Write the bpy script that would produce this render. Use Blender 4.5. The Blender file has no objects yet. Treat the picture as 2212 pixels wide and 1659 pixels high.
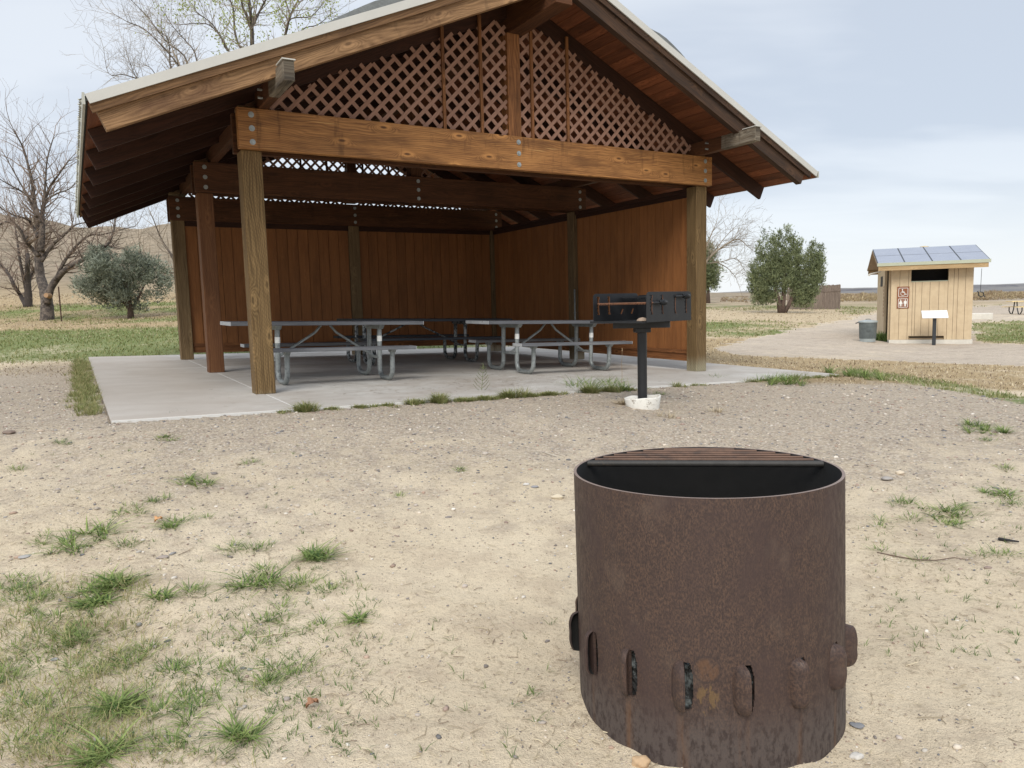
import bpy, math, random
import numpy as np
from mathutils import Vector, Matrix, Euler
R = math.radians
rnd = random.Random(7)
nr = np.random.RandomState(11)
sc = bpy.context.scene
C = sc.collection

# ------------------------------------------------------------------ camera, sky, sun, exposure
EYE = 0.9; PITCH = .1071; ROLL = .0259; FPX = 1600.0
cam = bpy.data.cameras.new("camera"); camo = bpy.data.objects.new("camera", cam); C.objects.link(camo)
cam.sensor_width = 36; cam.lens = 36 * FPX / 2212; cam.clip_start = .05; cam.clip_end = 6000
camo.matrix_world = Matrix.Translation((0, 0, EYE)) @ Euler((math.pi/2 - PITCH, 0, 0)).to_matrix().to_4x4() @ Matrix.Rotation(-ROLL, 4, 'Z')
sc.camera = camo
sc.render.resolution_x = 1024; sc.render.resolution_y = 768
sc.view_settings.view_transform = 'Standard'; sc.view_settings.look = 'None'
sc.view_settings.exposure = 0.7; sc.view_settings.gamma = 1
SUN_EL = R(44); SUN_AZ = R(192)       # azimuth of the sun measured clockwise from +Y

def nd(nt, t, ins=None, **props):
    n = nt.nodes.new(t)
    for k, v in props.items(): setattr(n, k, v)
    for k, v in (ins or {}).items():
        s = n.inputs[k]
        if isinstance(v, bpy.types.NodeSocket): nt.links.new(v, s)
        else: s.default_value = v
    return n
def math_(nt, op, a, b=None, c=None, clamp=False):
    i = {0: a}
    if b is not None: i[1] = b
    if c is not None: i[2] = c
    return nd(nt, 'ShaderNodeMath', i, operation=op, use_clamp=clamp).outputs[0]
def mix(nt, f, a, b, mode='MIX'):
    n = nd(nt, 'ShaderNodeMix', {0: f}, data_type='RGBA', blend_type=mode, clamp_factor=True)
    for k, v in ((6, a), (7, b)):
        if isinstance(v, bpy.types.NodeSocket): nt.links.new(v, n.inputs[k])
        else: n.inputs[k].default_value = (*v[:3], 1)
    return n.outputs[2]
def noise(nt, vec, scale, detail=4, rough=.55, dist=0, dim='3D'):
    return nd(nt, 'ShaderNodeTexNoise', {'Vector': vec, 'Scale': scale, 'Detail': detail, 'Roughness': rough, 'Distortion': dist}, noise_dimensions=dim).outputs['Fac']
def mr(nt, v, a, b, c=0., d=1., smooth=True):
    return nd(nt, 'ShaderNodeMapRange', {0: v, 1: a, 2: b, 3: c, 4: d}, interpolation_type='SMOOTHSTEP' if smooth else 'LINEAR').outputs[0]
def mapping(nt, vec, scale=(1, 1, 1), loc=(0, 0, 0), rot=(0, 0, 0)):
    return nd(nt, 'ShaderNodeMapping', {0: vec, 1: loc, 2: rot, 3: scale}).outputs[0]

world = bpy.data.worlds.new("World"); sc.world = world; world.use_nodes = True
nt = world.node_tree; nt.nodes.clear()
sky = nd(nt, 'ShaderNodeTexSky', sky_type='NISHITA', sun_disc=False, sun_elevation=SUN_EL, sun_rotation=SUN_AZ)
tc = nd(nt, 'ShaderNodeTexCoord').outputs['Generated']
sx = nd(nt, 'ShaderNodeSeparateXYZ', {0: tc})
el = sx.outputs[2]
# cloud sheet: project the direction on a plane overhead so that bands flatten to the horizon
zz = math_(nt, 'MAXIMUM', math_(nt, 'ADD', el, .12), .05)
cx_ = math_(nt, 'DIVIDE', sx.outputs[0], zz); cy_ = math_(nt, 'DIVIDE', sx.outputs[1], zz)
cv = nd(nt, 'ShaderNodeCombineXYZ', {0: cx_, 1: cy_, 2: 0.}).outputs[0]
n1 = noise(nt, mapping(nt, cv, (.42, .62, 1), (3.1, 1.4, 0), (0, 0, R(-18))), 1.0, 4, .5, .5)
n2 = noise(nt, mapping(nt, cv, (.5, 1.1, 1), (0.4, 6.2, 0), (0, 0, R(12))), 1.6, 4, .5, .3)
cl = math_(nt, 'ADD', math_(nt, 'MULTIPLY', n1, .65), math_(nt, 'MULTIPLY', n2, .35))
cl = mr(nt, cl, .40, .60)
cl = math_(nt, 'ADD', cl, math_(nt, 'MULTIPLY', sx.outputs[0], -.55), clamp=True)
hz = mr(nt, el, -.02, .20)
ccol = mix(nt, cl, (3.95, 4.35, 4.95), (5.25, 5.55, 5.95))
ccol = mix(nt, hz, (5.9, 6.1, 6.35), ccol)
zen = mr(nt, el, .35, 1.0, 1.0, 2.0)
ccol = nd(nt, 'ShaderNodeVectorMath', {0: ccol, 'Scale': zen}, operation='SCALE').outputs[0]
skc = mix(nt, .88, sky.outputs[0], ccol)
bg = nd(nt, 'ShaderNodeBackground', {0: skc, 1: .1})
nd(nt, 'ShaderNodeOutputWorld', {0: bg.outputs[0]})
sun = bpy.data.lights.new("sun", 'SUN'); suno = bpy.data.objects.new("sun", sun); C.objects.link(suno)
sun.energy = 1.6; sun.angle = R(28); sun.color = (1, .955, .88)
sd = Vector((math.sin(SUN_AZ)*math.cos(SUN_EL), math.cos(SUN_AZ)*math.cos(SUN_EL), math.sin(SUN_EL)))
suno.rotation_euler = sd.to_track_quat('Z', 'Y').to_euler()
suno.location = (0, -5, 20)

# ------------------------------------------------------------------ geometry helpers
def px_ray(px, py):
    a = px - 1106; b = py - 829.5; cr, sr = math.cos(ROLL), math.sin(ROLL)
    X = cr*a - sr*b; Y = sr*a + cr*b; u = -Y/FPX
    return Vector((X/FPX, math.cos(PITCH) + u*math.sin(PITCH), -math.sin(PITCH) + u*math.cos(PITCH)))
def at(px, py, d):                       # the point at depth d along that line of sight
    v = px_ray(px, py); return v*(d/v.y) + Vector((0, 0, EYE))

class MB:
    def __init__(s): s.v = []; s.f = []; s.uv = []; s.m = []; s.col = []
    def quadbox(s, P, mi=0, uo=None, L=None):
        # P: 8 points, 0-3 one end ring, 4-7 other end ring
        n = len(s.v); s.v += [tuple(p) for p in P]
        uo = uo or (rnd.uniform(0, 50), rnd.uniform(0, 50))
        P = [Vector(p) for p in P]
        L = (P[4]-P[0]).length; acc = [0]
        for i in range(4): acc.append(acc[-1] + (P[(i+1) % 4]-P[i]).length)
        for i in range(4):
            j = (i+1) % 4
            s.f.append((n+i, n+j, n+4+j, n+4+i)); s.m.append(mi)
            s.uv.append([(uo[0], uo[1]+acc[i]), (uo[0], uo[1]+acc[i+1]), (uo[0]+L, uo[1]+acc[i+1]), (uo[0]+L, uo[1]+acc[i])])
        w, h = acc[1], acc[2]-acc[1]
        for ring in ((3, 2, 1, 0), (4, 5, 6, 7)):
            s.f.append(tuple(n+k for k in ring)); s.m.append(mi)
            s.uv.append([(uo[0]+20, uo[1]), (uo[0]+20+.02*w, uo[1]), (uo[0]+20+.02*w, uo[1]+h), (uo[0]+20, uo[1]+h)])
        return s
    def board(s, p0, p1, w, h, up=(0, 0, 1), mi=0):
        p0 = Vector(p0); p1 = Vector(p1); a = (p1-p0).normalized(); up = Vector(up)
        side = a.cross(up).normalized(); up = side.cross(a).normalized()
        r = [side*(-w/2)+up*(-h/2), side*(w/2)+up*(-h/2), side*(w/2)+up*(h/2), side*(-w/2)+up*(h/2)]
        return s.quadbox([p0+q for q in r]+[p1+q for q in r], mi)
    def box(s, x0, x1, y0, y1, z0, z1, axis='z', mi=0):
        c = ((x0+x1)/2, (y0+y1)/2, (z0+z1)/2)
        if axis == 'z': return s.quadbox([(x0, y0, z0), (x1, y0, z0), (x1, y1, z0), (x0, y1, z0), (x0, y0, z1), (x1, y0, z1), (x1, y1, z1), (x0, y1, z1)], mi)
        if axis == 'x': return s.quadbox([(x0, y0, z0), (x0, y1, z0), (x0, y1, z1), (x0, y0, z1), (x1, y0, z0), (x1, y1, z0), (x1, y1, z1), (x1, y0, z1)], mi)
        return s.quadbox([(x1, y0, z0), (x0, y0, z0), (x0, y0, z1), (x1, y0, z1), (x1, y1, z0), (x0, y1, z0), (x0, y1, z1), (x1, y1, z1)], mi)
    def tube(s, pts, r, n=10, cap=True, mi=0):
        pts = [Vector(p) for p in pts]
        rr = r if isinstance(r, (list, tuple)) else [r]*len(pts)
        base = len(s.v); ref = None; L = 0
        for i, p in enumerate(pts):
            t = (pts[min(i+1, len(pts)-1)] - pts[max(i-1, 0)]).normalized()
            if ref is None:
                ref = t.cross(Vector((0.13, .27, 1))); 
                if ref.length < .1: ref = t.cross(Vector((1, .1, 0)))
            ref = (ref - t*ref.dot(t)).normalized(); b = t.cross(ref)
            for k in range(n):
                a = 2*math.pi*k/n; s.v.append(tuple(p + (ref*math.cos(a) + b*math.sin(a))*rr[i]))
            if i:
                L1 = L + (p-pts[i-1]).length
                for k in range(n):
                    j = (k+1) % n; q = base+(i-1)*n
                    s.f.append((q+k, q+j, q+n+j, q+n+k)); s.m.append(mi)
                    c = 2*math.pi*max(rr[i], .01)/n
                    s.uv.append([(L, k*c), (L, (k+1)*c), (L1, (k+1)*c), (L1, k*c)])
                L = L1
        if cap:
            for ring in (tuple(base+k for k in range(n))[::-1], tuple(base+(len(pts)-1)*n+k for k in range(n))):
                s.f.append(ring); s.m.append(mi); s.uv.append([(0, 0)]*n)
        return s
    def poly(s, P, mi=0, uv=None):
        n = len(s.v); s.v += [tuple(p) for p in P]; s.f.append(tuple(range(n, n+len(P)))); s.m.append(mi)
        s.uv.append(uv or [(p[0], p[1]) for p in P])
        return s
    def prism(s, P, off, mi=0):          # polygon P extruded by vector off
        P = [Vector(p) for p in P]; off = Vector(off); n = len(s.v); k = len(P)
        s.v += [tuple(p) for p in P] + [tuple(p+off) for p in P]
        s.f.append(tuple(range(n, n+k))[::-1]); s.f.append(tuple(range(n+k, n+2*k))); s.m += [mi, mi]
        s.uv += [[(p.x+p.y, p.z) for p in P][::-1], [(p.x+p.y, p.z) for p in P]]
        for i in range(k):
            j = (i+1) % k; s.f.append((n+i, n+j, n+k+j, n+k+i)); s.m.append(mi)
            l = (P[j]-P[i]).length; s.uv.append([(0, 0), (l, 0), (l, off.length), (0, off.length)])
        return s
    def lathe(s, prof, n=32, c=(0, 0, 0), mi=0, cap=False):
        base = len(s.v)
        for (r, z) in prof:
            for k in range(n):
                a = 2*math.pi*k/n; s.v.append((c[0]+r*math.cos(a), c[1]+r*math.sin(a), c[2]+z))
        for i in range(len(prof)-1):
            for k in range(n):
                j = (k+1) % n; q = base+i*n
                s.f.append((q+k, q+j, q+n+j, q+n+k)); s.m.append(mi); s.uv.append([(k/n, prof[i][1]), ((k+1)/n, prof[i][1]), ((k+1)/n, prof[i+1][1]), (k/n, prof[i+1][1])])
        if cap:
            q = base+(len(prof)-1)*n
            s.f.append(tuple(q+k for k in range(n))); s.m.append(mi); s.uv.append([(0, 0)]*n)
            s.f.append(tuple(base+k for k in range(n))[::-1]); s.m.append(mi); s.uv.append([(0, 0)]*n)
        return s
    def build(s, name, mats, parent=None, smooth=False, bevel=0, seg=1):
        me = bpy.data.meshes.new(name); me.from_pydata(s.v, [], s.f)
        uvl = me.uv_layers.new(name="UVMap")
        flat = [c for f in s.uv for uv in f for c in uv]
        uvl.data.foreach_set('uv', flat)
        mats = mats if isinstance(mats, (list, tuple)) else [mats]
        for m in mats: me.materials.append(m)
        me.polygons.foreach_set('material_index', s.m)
        if smooth is True: me.polygons.foreach_set('use_smooth', [True]*len(s.f))
        me.update()
        o = bpy.data.objects.new(name, me); C.objects.link(o)
        if smooth == 'auto':
            me.polygons.foreach_set('use_smooth', [True]*len(s.f)); me.set_sharp_from_angle(angle=R(35))
        if parent: o.parent = parent
        if bevel:
            b = o.modifiers.new('bevel', 'BEVEL'); b.width = bevel; b.segments = seg; b.limit_method = 'ANGLE'; b.angle_limit = R(40)
        return o
def npmesh(name, V, F, mat, parent=None, colors=None, smooth=False):
    """V (n,3), F (m,k) numpy arrays; colors: dict name -> (n,) or (n,3) per-vertex values"""
    me = bpy.data.meshes.new(name); k = F.shape[1]
    me.vertices.add(len(V)); me.vertices.foreach_set('co', V.astype(np.float32).ravel())
    me.loops.add(F.size); me.loops.foreach_set('vertex_index', F.astype(np.int32).ravel())
    me.polygons.add(len(F)); me.polygons.foreach_set('loop_start', np.arange(0, F.size, k, dtype=np.int32))
    me.polygons.foreach_set('loop_total', np.full(len(F), k, dtype=np.int32))
    if smooth: me.polygons.foreach_set('use_smooth', np.ones(len(F), dtype=bool))
    for nm, c in (colors or {}).items():
        if c.ndim == 1:
            a = me.attributes.new(nm, 'FLOAT', 'POINT'); a.data.foreach_set('value', c.astype(np.float32))
        else:
            a = me.attributes.new(nm, 'FLOAT_COLOR', 'POINT'); a.data.foreach_set('color', np.c_[c, np.ones(len(c))].astype(np.float32).ravel())
    me.update(calc_edges=True); me.validate()
    for m in (mat if isinstance(mat, (list, tuple)) else [mat]): me.materials.append(m)
    o = bpy.data.objects.new(name, me); C.objects.link(o)
    if parent: o.parent = parent
    return o
def empty(name, loc=(0, 0, 0), rz=0, label=None, cat=None, group=None):
    o = bpy.data.objects.new(name, None); C.objects.link(o); o.location = loc; o.rotation_euler = (0, 0, rz); o.empty_display_size = .1
    tag(o, label, cat, group); return o
def tag(o, label=None, cat=None, group=None, kind=None):
    if label: o['label'] = label
    if cat: o['category'] = cat
    if group: o['group'] = group
    if kind: o['kind'] = kind
    return o
def copy_tree(o, parent=None):
    c = o.copy(); C.objects.link(c); c.parent = parent
    for ch in [x for x in list(C.objects) if x.parent == o]: copy_tree(ch, c)
    return c

# ------------------------------------------------------------------ materials
def newmat(name):
    m = bpy.data.materials.new(name); m.use_nodes = True; t = m.node_tree; t.nodes.clear()
    b = nd(t, 'ShaderNodeBsdfPrincipled'); nd(t, 'ShaderNodeOutputMaterial', {0: b.outputs[0]})
    return m, t, b
def setc(t, b, color=None, rough=None, metal=None, bump=None, bstr=.3, bdist=.01, spec=None):
    for k, v in (('Base Color', color), ('Roughness', rough), ('Metallic', metal), ('Specular IOR Level', spec)):
        if v is None: continue
        if isinstance(v, bpy.types.NodeSocket): t.links.new(v, b.inputs[k])
        else: b.inputs[k].default_value = (*v[:3], 1) if k == 'Base Color' else v
    if bump is not None:
        bn = nd(t, 'ShaderNodeBump', {'Strength': bstr, 'Distance': bdist, 'Height': bump}); t.links.new(bn.outputs[0], b.inputs['Normal'])
def wood(name, light, dark, knots=1.0, blotch=.5, blotch_col=None, rough=.75, grain=1.0, freq=1.0, streak=None, vary=.25, bstr=.5, foot=None, tone=0., drip=0.):
    m, t, b = newmat(name)
    uv = nd(t, 'ShaderNodeTexCoord').outputs['UV']
    s = nd(t, 'ShaderNodeSeparateXYZ', {0: uv}); u, v = s.outputs[0], s.outputs[1]
    kv = nd(t, 'ShaderNodeCombineXYZ', {0: math_(t, 'MULTIPLY', u, 1.5), 1: math_(t, 'MULTIPLY', v, 4.2), 2: 0.}).outputs[0]
    vo = nd(t, 'ShaderNodeTexVoronoi', {'Vector': kv, 'Scale': 1.0, 'Randomness': 1.0}, voronoi_dimensions='2D')
    d = vo.outputs['Distance']
    sel = math_(t, 'GREATER_THAN', nd(t, 'ShaderNodeSeparateColor', {0: vo.outputs['Color']}).outputs[0], .35)
    k = math_(t, 'MULTIPLY', mr(t, d, .0, .34, 1., 0.), math_(t, 'MULTIPLY', sel, knots))
    core = math_(t, 'MULTIPLY', mr(t, d, .03, .09, 1., 0.), math_(t, 'MULTIPLY', sel, knots))
    lv = nd(t, 'ShaderNodeCombineXYZ', {0: math_(t, 'MULTIPLY', u, .7), 1: math_(t, 'MULTIPLY', v, 3.), 2: 0.}).outputs[0]
    low = noise(t, lv, 1.0, 3, .5)
    ring = math_(t, 'ADD', math_(t, 'ADD', math_(t, 'MULTIPLY', v, 95*freq), math_(t, 'MULTIPLY', low, 34.)), math_(t, 'MULTIPLY', k, 16.))
    g = math_(t, 'MULTIPLY_ADD', math_(t, 'SINE', math_(t, 'MULTIPLY', ring, 2.2)), .5, .5)
    fv = nd(t, 'ShaderNodeCombineXYZ', {0: math_(t, 'MULTIPLY', u, 5.), 1: math_(t, 'MULTIPLY', v, 150.), 2: 0.}).outputs[0]
    fine = noise(t, fv, 1.0, 5, .65)
    f2 = noise(t, nd(t, 'ShaderNodeCombineXYZ', {0: math_(t, 'MULTIPLY', u, 1.3), 1: math_(t, 'MULTIPLY', v, 22.), 2: 0.}).outputs[0], 1.0, 4, .6)
    fac = math_(t, 'ADD', math_(t, 'MULTIPLY', g, .34*grain), math_(t, 'ADD', math_(t, 'MULTIPLY', mr(t, fine, .3, .7), .36), math_(t, 'MULTIPLY', mr(t, f2, .3, .7), .40)), clamp=True)
    col = mix(t, fac, light, dark)
    col = mix(t, math_(t, 'MULTIPLY', core, .75), col, tuple(c*.45 for c in dark))
    halo = math_(t, 'MULTIPLY', mr(t, d, .08, .2, 1., 0.), math_(t, 'MULTIPLY', sel, knots*.55))
    col = mix(t, math_(t, 'MULTIPLY', halo, math_(t, 'SUBTRACT', 1., core)), col, tuple(min(1, c*1.35) for c in light))
    bl = noise(t, nd(t, 'ShaderNodeCombineXYZ', {0: math_(t, 'MULTIPLY', u, 1.0), 1: math_(t, 'MULTIPLY', v, 4.), 2: 3.}).outputs[0], 1.3, 5, .6)
    col = mix(t, math_(t, 'MULTIPLY', mr(t, bl, .42, .72), blotch), col, blotch_col or tuple(c*.35 for c in dark))
    if streak:   # pale drip / scrape marks
        st = noise(t, nd(t, 'ShaderNodeCombineXYZ', {0: math_(t, 'MULTIPLY', u, .9), 1: math_(t, 'MULTIPLY', v, 34.), 2: 9.}).outputs[0], 1.4, 3, .6)
        col = mix(t, math_(t, 'MULTIPLY', mr(t, st, .66, .76), .55), col, streak)
    if foot:     # bleached, splashed end close to the slab (object height)
        oz = nd(t, 'ShaderNodeSeparateXYZ', {0: nd(t, 'ShaderNodeTexCoord').outputs['Object']}).outputs[2]
        ff = mr(t, math_(t, 'ADD', oz, math_(t, 'MULTIPLY', f2, .25)), -.05, .2, 1., 0.)
        col = mix(t, math_(t, 'MULTIPLY', ff, .6), col, foot)
    if foot and grain > 1:      # rows of short incised slits
        row = math_(t, 'FLOOR', math_(t, 'MULTIPLY', v, 62.)); ph_ = math_(t, 'FRACT', math_(t, 'ADD', math_(t, 'MULTIPLY', u, 21.), math_(t, 'MULTIPLY', row, .37)))
        cr_ = math_(t, 'FRACT', math_(t, 'MULTIPLY', v, 62.))
        slit = math_(t, 'MULTIPLY', mr(t, math_(t, 'ABSOLUTE', math_(t, 'SUBTRACT', ph_, .5)), .18, .30, 1., 0.), mr(t, math_(t, 'ABSOLUTE', math_(t, 'SUBTRACT', cr_, .5)), .12, .3, 1., 0.))
        col = mix(t, math_(t, 'MULTIPLY', slit, .55), col, (.09, .06, .028))
    if drip:     # dark water stains running down across the grain
        dn_ = noise(t, nd(t, 'ShaderNodeCombineXYZ', {0: math_(t, 'MULTIPLY', u, 7.), 1: math_(t, 'MULTIPLY', v, 1.1), 2: 5.}).outputs[0], 1.0, 5, .65)
        col = mix(t, math_(t, 'MULTIPLY', mr(t, dn_, .56, .70), drip), col, tuple(c*.4 for c in dark))
        pn_ = noise(t, nd(t, 'ShaderNodeCombineXYZ', {0: math_(t, 'MULTIPLY', u, 30.), 1: math_(t, 'MULTIPLY', v, .8), 2: 8.}).outputs[0], 1.0, 3, .6)
        col = mix(t, math_(t, 'MULTIPLY', mr(t, pn_, .70, .76), drip*.5), col, tuple(min(1, c*1.5) for c in light))
        ck = noise(t, nd(t, 'ShaderNodeCombineXYZ', {0: math_(t, 'MULTIPLY', u, .8), 1: math_(t, 'MULTIPLY', v, 60.), 2: 2.}).outputs[0], 1.0, 2, .5)
        col = mix(t, mr(t, ck, .74, .78), col, tuple(c*.3 for c in dark))
    if tone:
        tn_ = noise(t, nd(t, 'ShaderNodeCombineXYZ', {0: 0., 1: math_(t, 'MULTIPLY', v, .9), 2: 4.}).outputs[0], 1.0, 1, .5)
        col = nd(t, 'ShaderNodeHueSaturation', {'Value': mr(t, tn_, .25, .75, 1-tone, 1+tone), 'Color': col}).outputs[0]
    rv = nd(t, 'ShaderNodeObjectInfo').outputs['Random']
    hsv = nd(t, 'ShaderNodeHueSaturation', {'Value': math_(t, 'MULTIPLY_ADD', rv, vary, 1-vary/2), 'Color': col})
    setc(t, b, hsv.outputs[0], rough, bump=math_(t, 'SUBTRACT', 1., fac), bstr=bstr, bdist=.004, spec=.25)
    return m
M = {}
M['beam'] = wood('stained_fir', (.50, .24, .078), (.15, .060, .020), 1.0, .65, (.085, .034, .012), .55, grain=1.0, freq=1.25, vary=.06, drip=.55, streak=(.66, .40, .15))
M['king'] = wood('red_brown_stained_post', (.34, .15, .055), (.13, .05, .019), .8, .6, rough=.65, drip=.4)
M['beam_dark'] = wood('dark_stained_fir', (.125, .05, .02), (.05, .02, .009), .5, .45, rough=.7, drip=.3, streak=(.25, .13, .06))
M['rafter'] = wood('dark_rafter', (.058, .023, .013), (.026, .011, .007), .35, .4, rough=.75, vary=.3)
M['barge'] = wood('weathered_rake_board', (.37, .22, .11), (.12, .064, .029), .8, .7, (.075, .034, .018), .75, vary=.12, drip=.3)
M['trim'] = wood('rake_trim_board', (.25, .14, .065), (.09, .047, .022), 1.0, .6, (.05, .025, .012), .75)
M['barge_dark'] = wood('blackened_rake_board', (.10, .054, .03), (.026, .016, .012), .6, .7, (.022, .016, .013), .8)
M['post'] = wood('treated_post', (.27, .175, .078), (.095, .058, .025), .8, .35, (.12, .07, .03), .85, grain=1.3, freq=1.3, vary=.18, bstr=.9, foot=(.42, .40, .28))
M['post_red'] = wood('stained_post', (.21, .095, .04), (.11, .045, .02), .5, .4, (.07, .03, .015), .7, foot=(.38, .26, .12))
M['post_dark'] = wood('grey_brown_post', (.24, .165, .085), (.11, .07, .035), .6, .4, rough=.85, foot=(.3, .27, .2))  # greyer brown timber for the remaining posts and the post blocks
M['deck'] = wood('roof_decking', (.23, .080, .034), (.11, .037, .017), .6, .5, rough=.7, vary=0, tone=.45)
M['siding'] = wood('plank_siding', (.30, .124, .041), (.20, .079, .028), .3, .35, (.10, .038, .015), .65, grain=.7, streak=(.36, .19, .075), vary=.1, tone=.14)
M['sill'] = wood('sill_board', (.30, .125, .045), (.12, .046, .019), .9, .5, rough=.75)
M['stub'] = wood('weathered_beam_end', (.27, .235, .18), (.10, .075, .052), .5, .9, (.022, .019, .017), .85, drip=.6)
M['lattice'] = wood('lattice_strip', (.39, .225, .16), (.27, .15, .105), 0, .3, (.17, .085, .055), .8, vary=0)
M['fence'] = wood('grey_fence_board', (.27, .215, .175), (.12, .09, .072), .4, .4, rough=.9)
def plain(name, col, rough=.5, metal=0., var=.25, scale=20, dirt=None, bstr=.15, obj=True, dirt_lo=.5, dirt_hi=.7, spec=None):
    m, t, b = newmat(name)
    v = nd(t, 'ShaderNodeTexCoord').outputs['Object']
    n = noise(t, v, scale, 6, .65); n2 = noise(t, v, scale*.13, 4, .6)
    c = mix(t, math_(t, 'MULTIPLY', mr(t, n, .3, .7), .6), tuple(x*(1+var) for x in col), tuple(x*(1-var) for x in col))
    c = mix(t, math_(t, 'MULTIPLY', mr(t, n2, .35, .65), .5), c, tuple(x*(1-var) for x in col))
    if dirt: c = mix(t, mr(t, noise(t, v, scale*.5, 6, .7), dirt_lo, dirt_hi), c, dirt)
    setc(t, b, c, rough, metal, n, bstr, .003, spec)
    return m
M['groove'] = plain('groove_shade', (.09, .036, .014), .9)  # dark backing behind the plank gaps; groove shade is put into its colour
M['ring_rim'] = plain('worn_rim', (.21, .155, .13), .6, .1, .15, 60)
M['galv'] = plain('galvanised_steel', (.27, .29, .285), .5, .35, .25, 35, (.17, .18, .185), .1)
M['galv_worn'] = plain('scuffed_steel', (.27, .28, .27), .5, .35, .3, 30, (.03, .035, .04), .15, dirt_lo=.46, dirt_hi=.56)
M['bolt'] = plain('zinc_bolt', (.33, .35, .34), .5, .5, .2, 80)
M['rake_metal'] = plain('painted_metal_edge', (.50, .49, .45), .45, 0, .06, 3, None, .03)
M['eave_metal'] = plain('weathered_metal_edge', (.42, .42, .37), .6, 0, .2, 8)
M['shingle'] = plain('grey_shingle', (.11, .115, .11), .9, 0, .3, 40)
M['black_edge'] = plain('dark_edge', (.03, .028, .025), .8)
M['blackpaint'] = plain('black_grill_steel', (.018, .019, .021), .45, .2, .3, 14, (.045, .043, .042), .1, dirt_lo=.55, dirt_hi=.8)
M['rust'] = plain('rusted_steel', (.17, .075, .038), .85, 0, .35, 60, (.07, .035, .02), .3)
M['grate'] = plain('burnt_grate', (.12, .066, .042), .6, .2, .4, 12, (.04, .03, .026), .2, dirt_lo=.5, dirt_hi=.75)
M['darkmetal'] = plain('dark_post_paint', (.028, .032, .036), .5, 0, .2, 10)
M['white'] = plain('white_panel', (.80, .80, .80), .4, 0, .01, 5)
M['decal'] = plain('white_sticker', (.75, .74, .70), .5, 0, .05, 80)
M['collar'] = plain('peeling_white_collar', (.74, .72, .66), .85, 0, .06, 30, (.30, .26, .21), .6, dirt_lo=.55, dirt_hi=.64)
M['soot_steel'] = plain('sooty_steel', (.035, .032, .028), .6, .2, .4, 30, (.09, .07, .05), .3, dirt_lo=.58, dirt_hi=.7)
M['soot'] = plain('soot', (.008, .0075, .007), .95, 0, .3, 20)
M['charcoal'] = plain('charcoal_bits', (.13, .145, .145), .8, 0, .5, 60, (.012, .012, .012), .6, dirt_lo=.4, dirt_hi=.55)
M['black'] = plain('black_opening', (.008, .007, .007), .9)
M['concrete_block'] = plain('pale_concrete', (.62, .59, .52), .9, 0, .12, 12)
M['sign_brown'] = plain('brown_sign', (.24, .085, .035), .5, 0, .06, 20)
M['sign_white'] = plain('sign_white', (.78, .77, .72), .5, 0, .02, 20)
M['can'] = plain('galvanised_can', (.13, .15, .15), .5, .35, .22, 9, (.11, .125, .125), .1)
M['can_light'] = plain('pale_can_metal', (.36, .40, .40), .5, .2, .15, 9)
M['woodpale'] = wood('pale_fascia_board', (.50, .36, .20), (.36, .24, .12), .5, .3, rough=.8)
M['green_metal'] = plain('pale_green_metal', (.42, .44, .33), .5, 0, .06, 6)
M['soffit_tan'] = plain('tan_soffit', (.33, .24, .16), .8, 0, .06, 6)
M['shed_tan2'] = plain('tan_trim', (.30, .22, .13), .8, 0, .08, 6)
M['bark_grey'] = plain('bark', (.125, .10, .08), .95, 0, .4, 14, (.05, .04, .034), .8, dirt_lo=.42, dirt_hi=.6)
M['bark_dark'] = plain('dark_bark', (.06, .048, .042), .95, 0, .35, 14)
M['twig'] = plain('twig_bark', (.21, .155, .12), .9, 0, .3, 6)
M['twig_pale'] = plain('pale_twig', (.25, .205, .155), .9, 0, .25, 6)
M['bark_red'] = plain('juniper_bark', (.10, .068, .052), .95, 0, .4, 18)
M['cutwood'] = plain('fresh_cut_wood', (.36, .22, .12), .8, 0, .1, 40)
def solar():
    m, t, b = newmat('solar_glass')
    v = nd(t, 'ShaderNodeTexCoord').outputs['Object']
    n = noise(t, v, 3, 5, .6)
    setc(t, b, mix(t, n, (.20, .22, .28), (.30, .32, .37)), .25, .0, spec=.6)
    return m
M['solar'] = solar()
def shedmat():
    m, t, b = newmat('tan_stucco_board')
    v = nd(t, 'ShaderNodeTexCoord').outputs['Object']
    n = noise(t, v, 5, 5, .6); nf = noise(t, v, 90, 3, .6)
    st = noise(t, mapping(t, v, (14, 14, .5)), 1, 4, .6)
    c = mix(t, mr(t, n, .35, .7), (.60, .475, .31), (.53, .41, .265))
    c = mix(t, math_(t, 'MULTIPLY', mr(t, st, .5, .75), .22), c, (.40, .29, .18))
    setc(t, b, c, .85, bump=nf, bstr=.35, bdist=.004)
    return m
M['shed'] = shedmat()
def tabletop(name, col, wear):
    m, t, b = newmat(name)
    uv = nd(t, 'ShaderNodeTexCoord').outputs['UV']
    g = noise(t, mapping(t, uv, (3, 120, 1)), 1, 5, .7)
    g2 = noise(t, mapping(t, uv, (1.2, 9, 1)), 1, 4, .65)
    c = mix(t, mr(t, g, .3, .7), tuple(x*1.25 for x in col), tuple(x*.8 for x in col))
    c = mix(t, math_(t, 'MULTIPLY', mr(t, g2, .45, .7), .7), c, wear)
    setc(t, b, c, .6, bump=g, bstr=.2, bdist=.003)
    return m
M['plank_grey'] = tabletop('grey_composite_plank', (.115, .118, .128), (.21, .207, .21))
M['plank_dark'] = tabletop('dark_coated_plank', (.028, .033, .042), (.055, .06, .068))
M['plank_end'] = plain('pale_end_cap', (.40, .41, .42), .6, 0, .1, 40, (.25, .255, .26))
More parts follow.
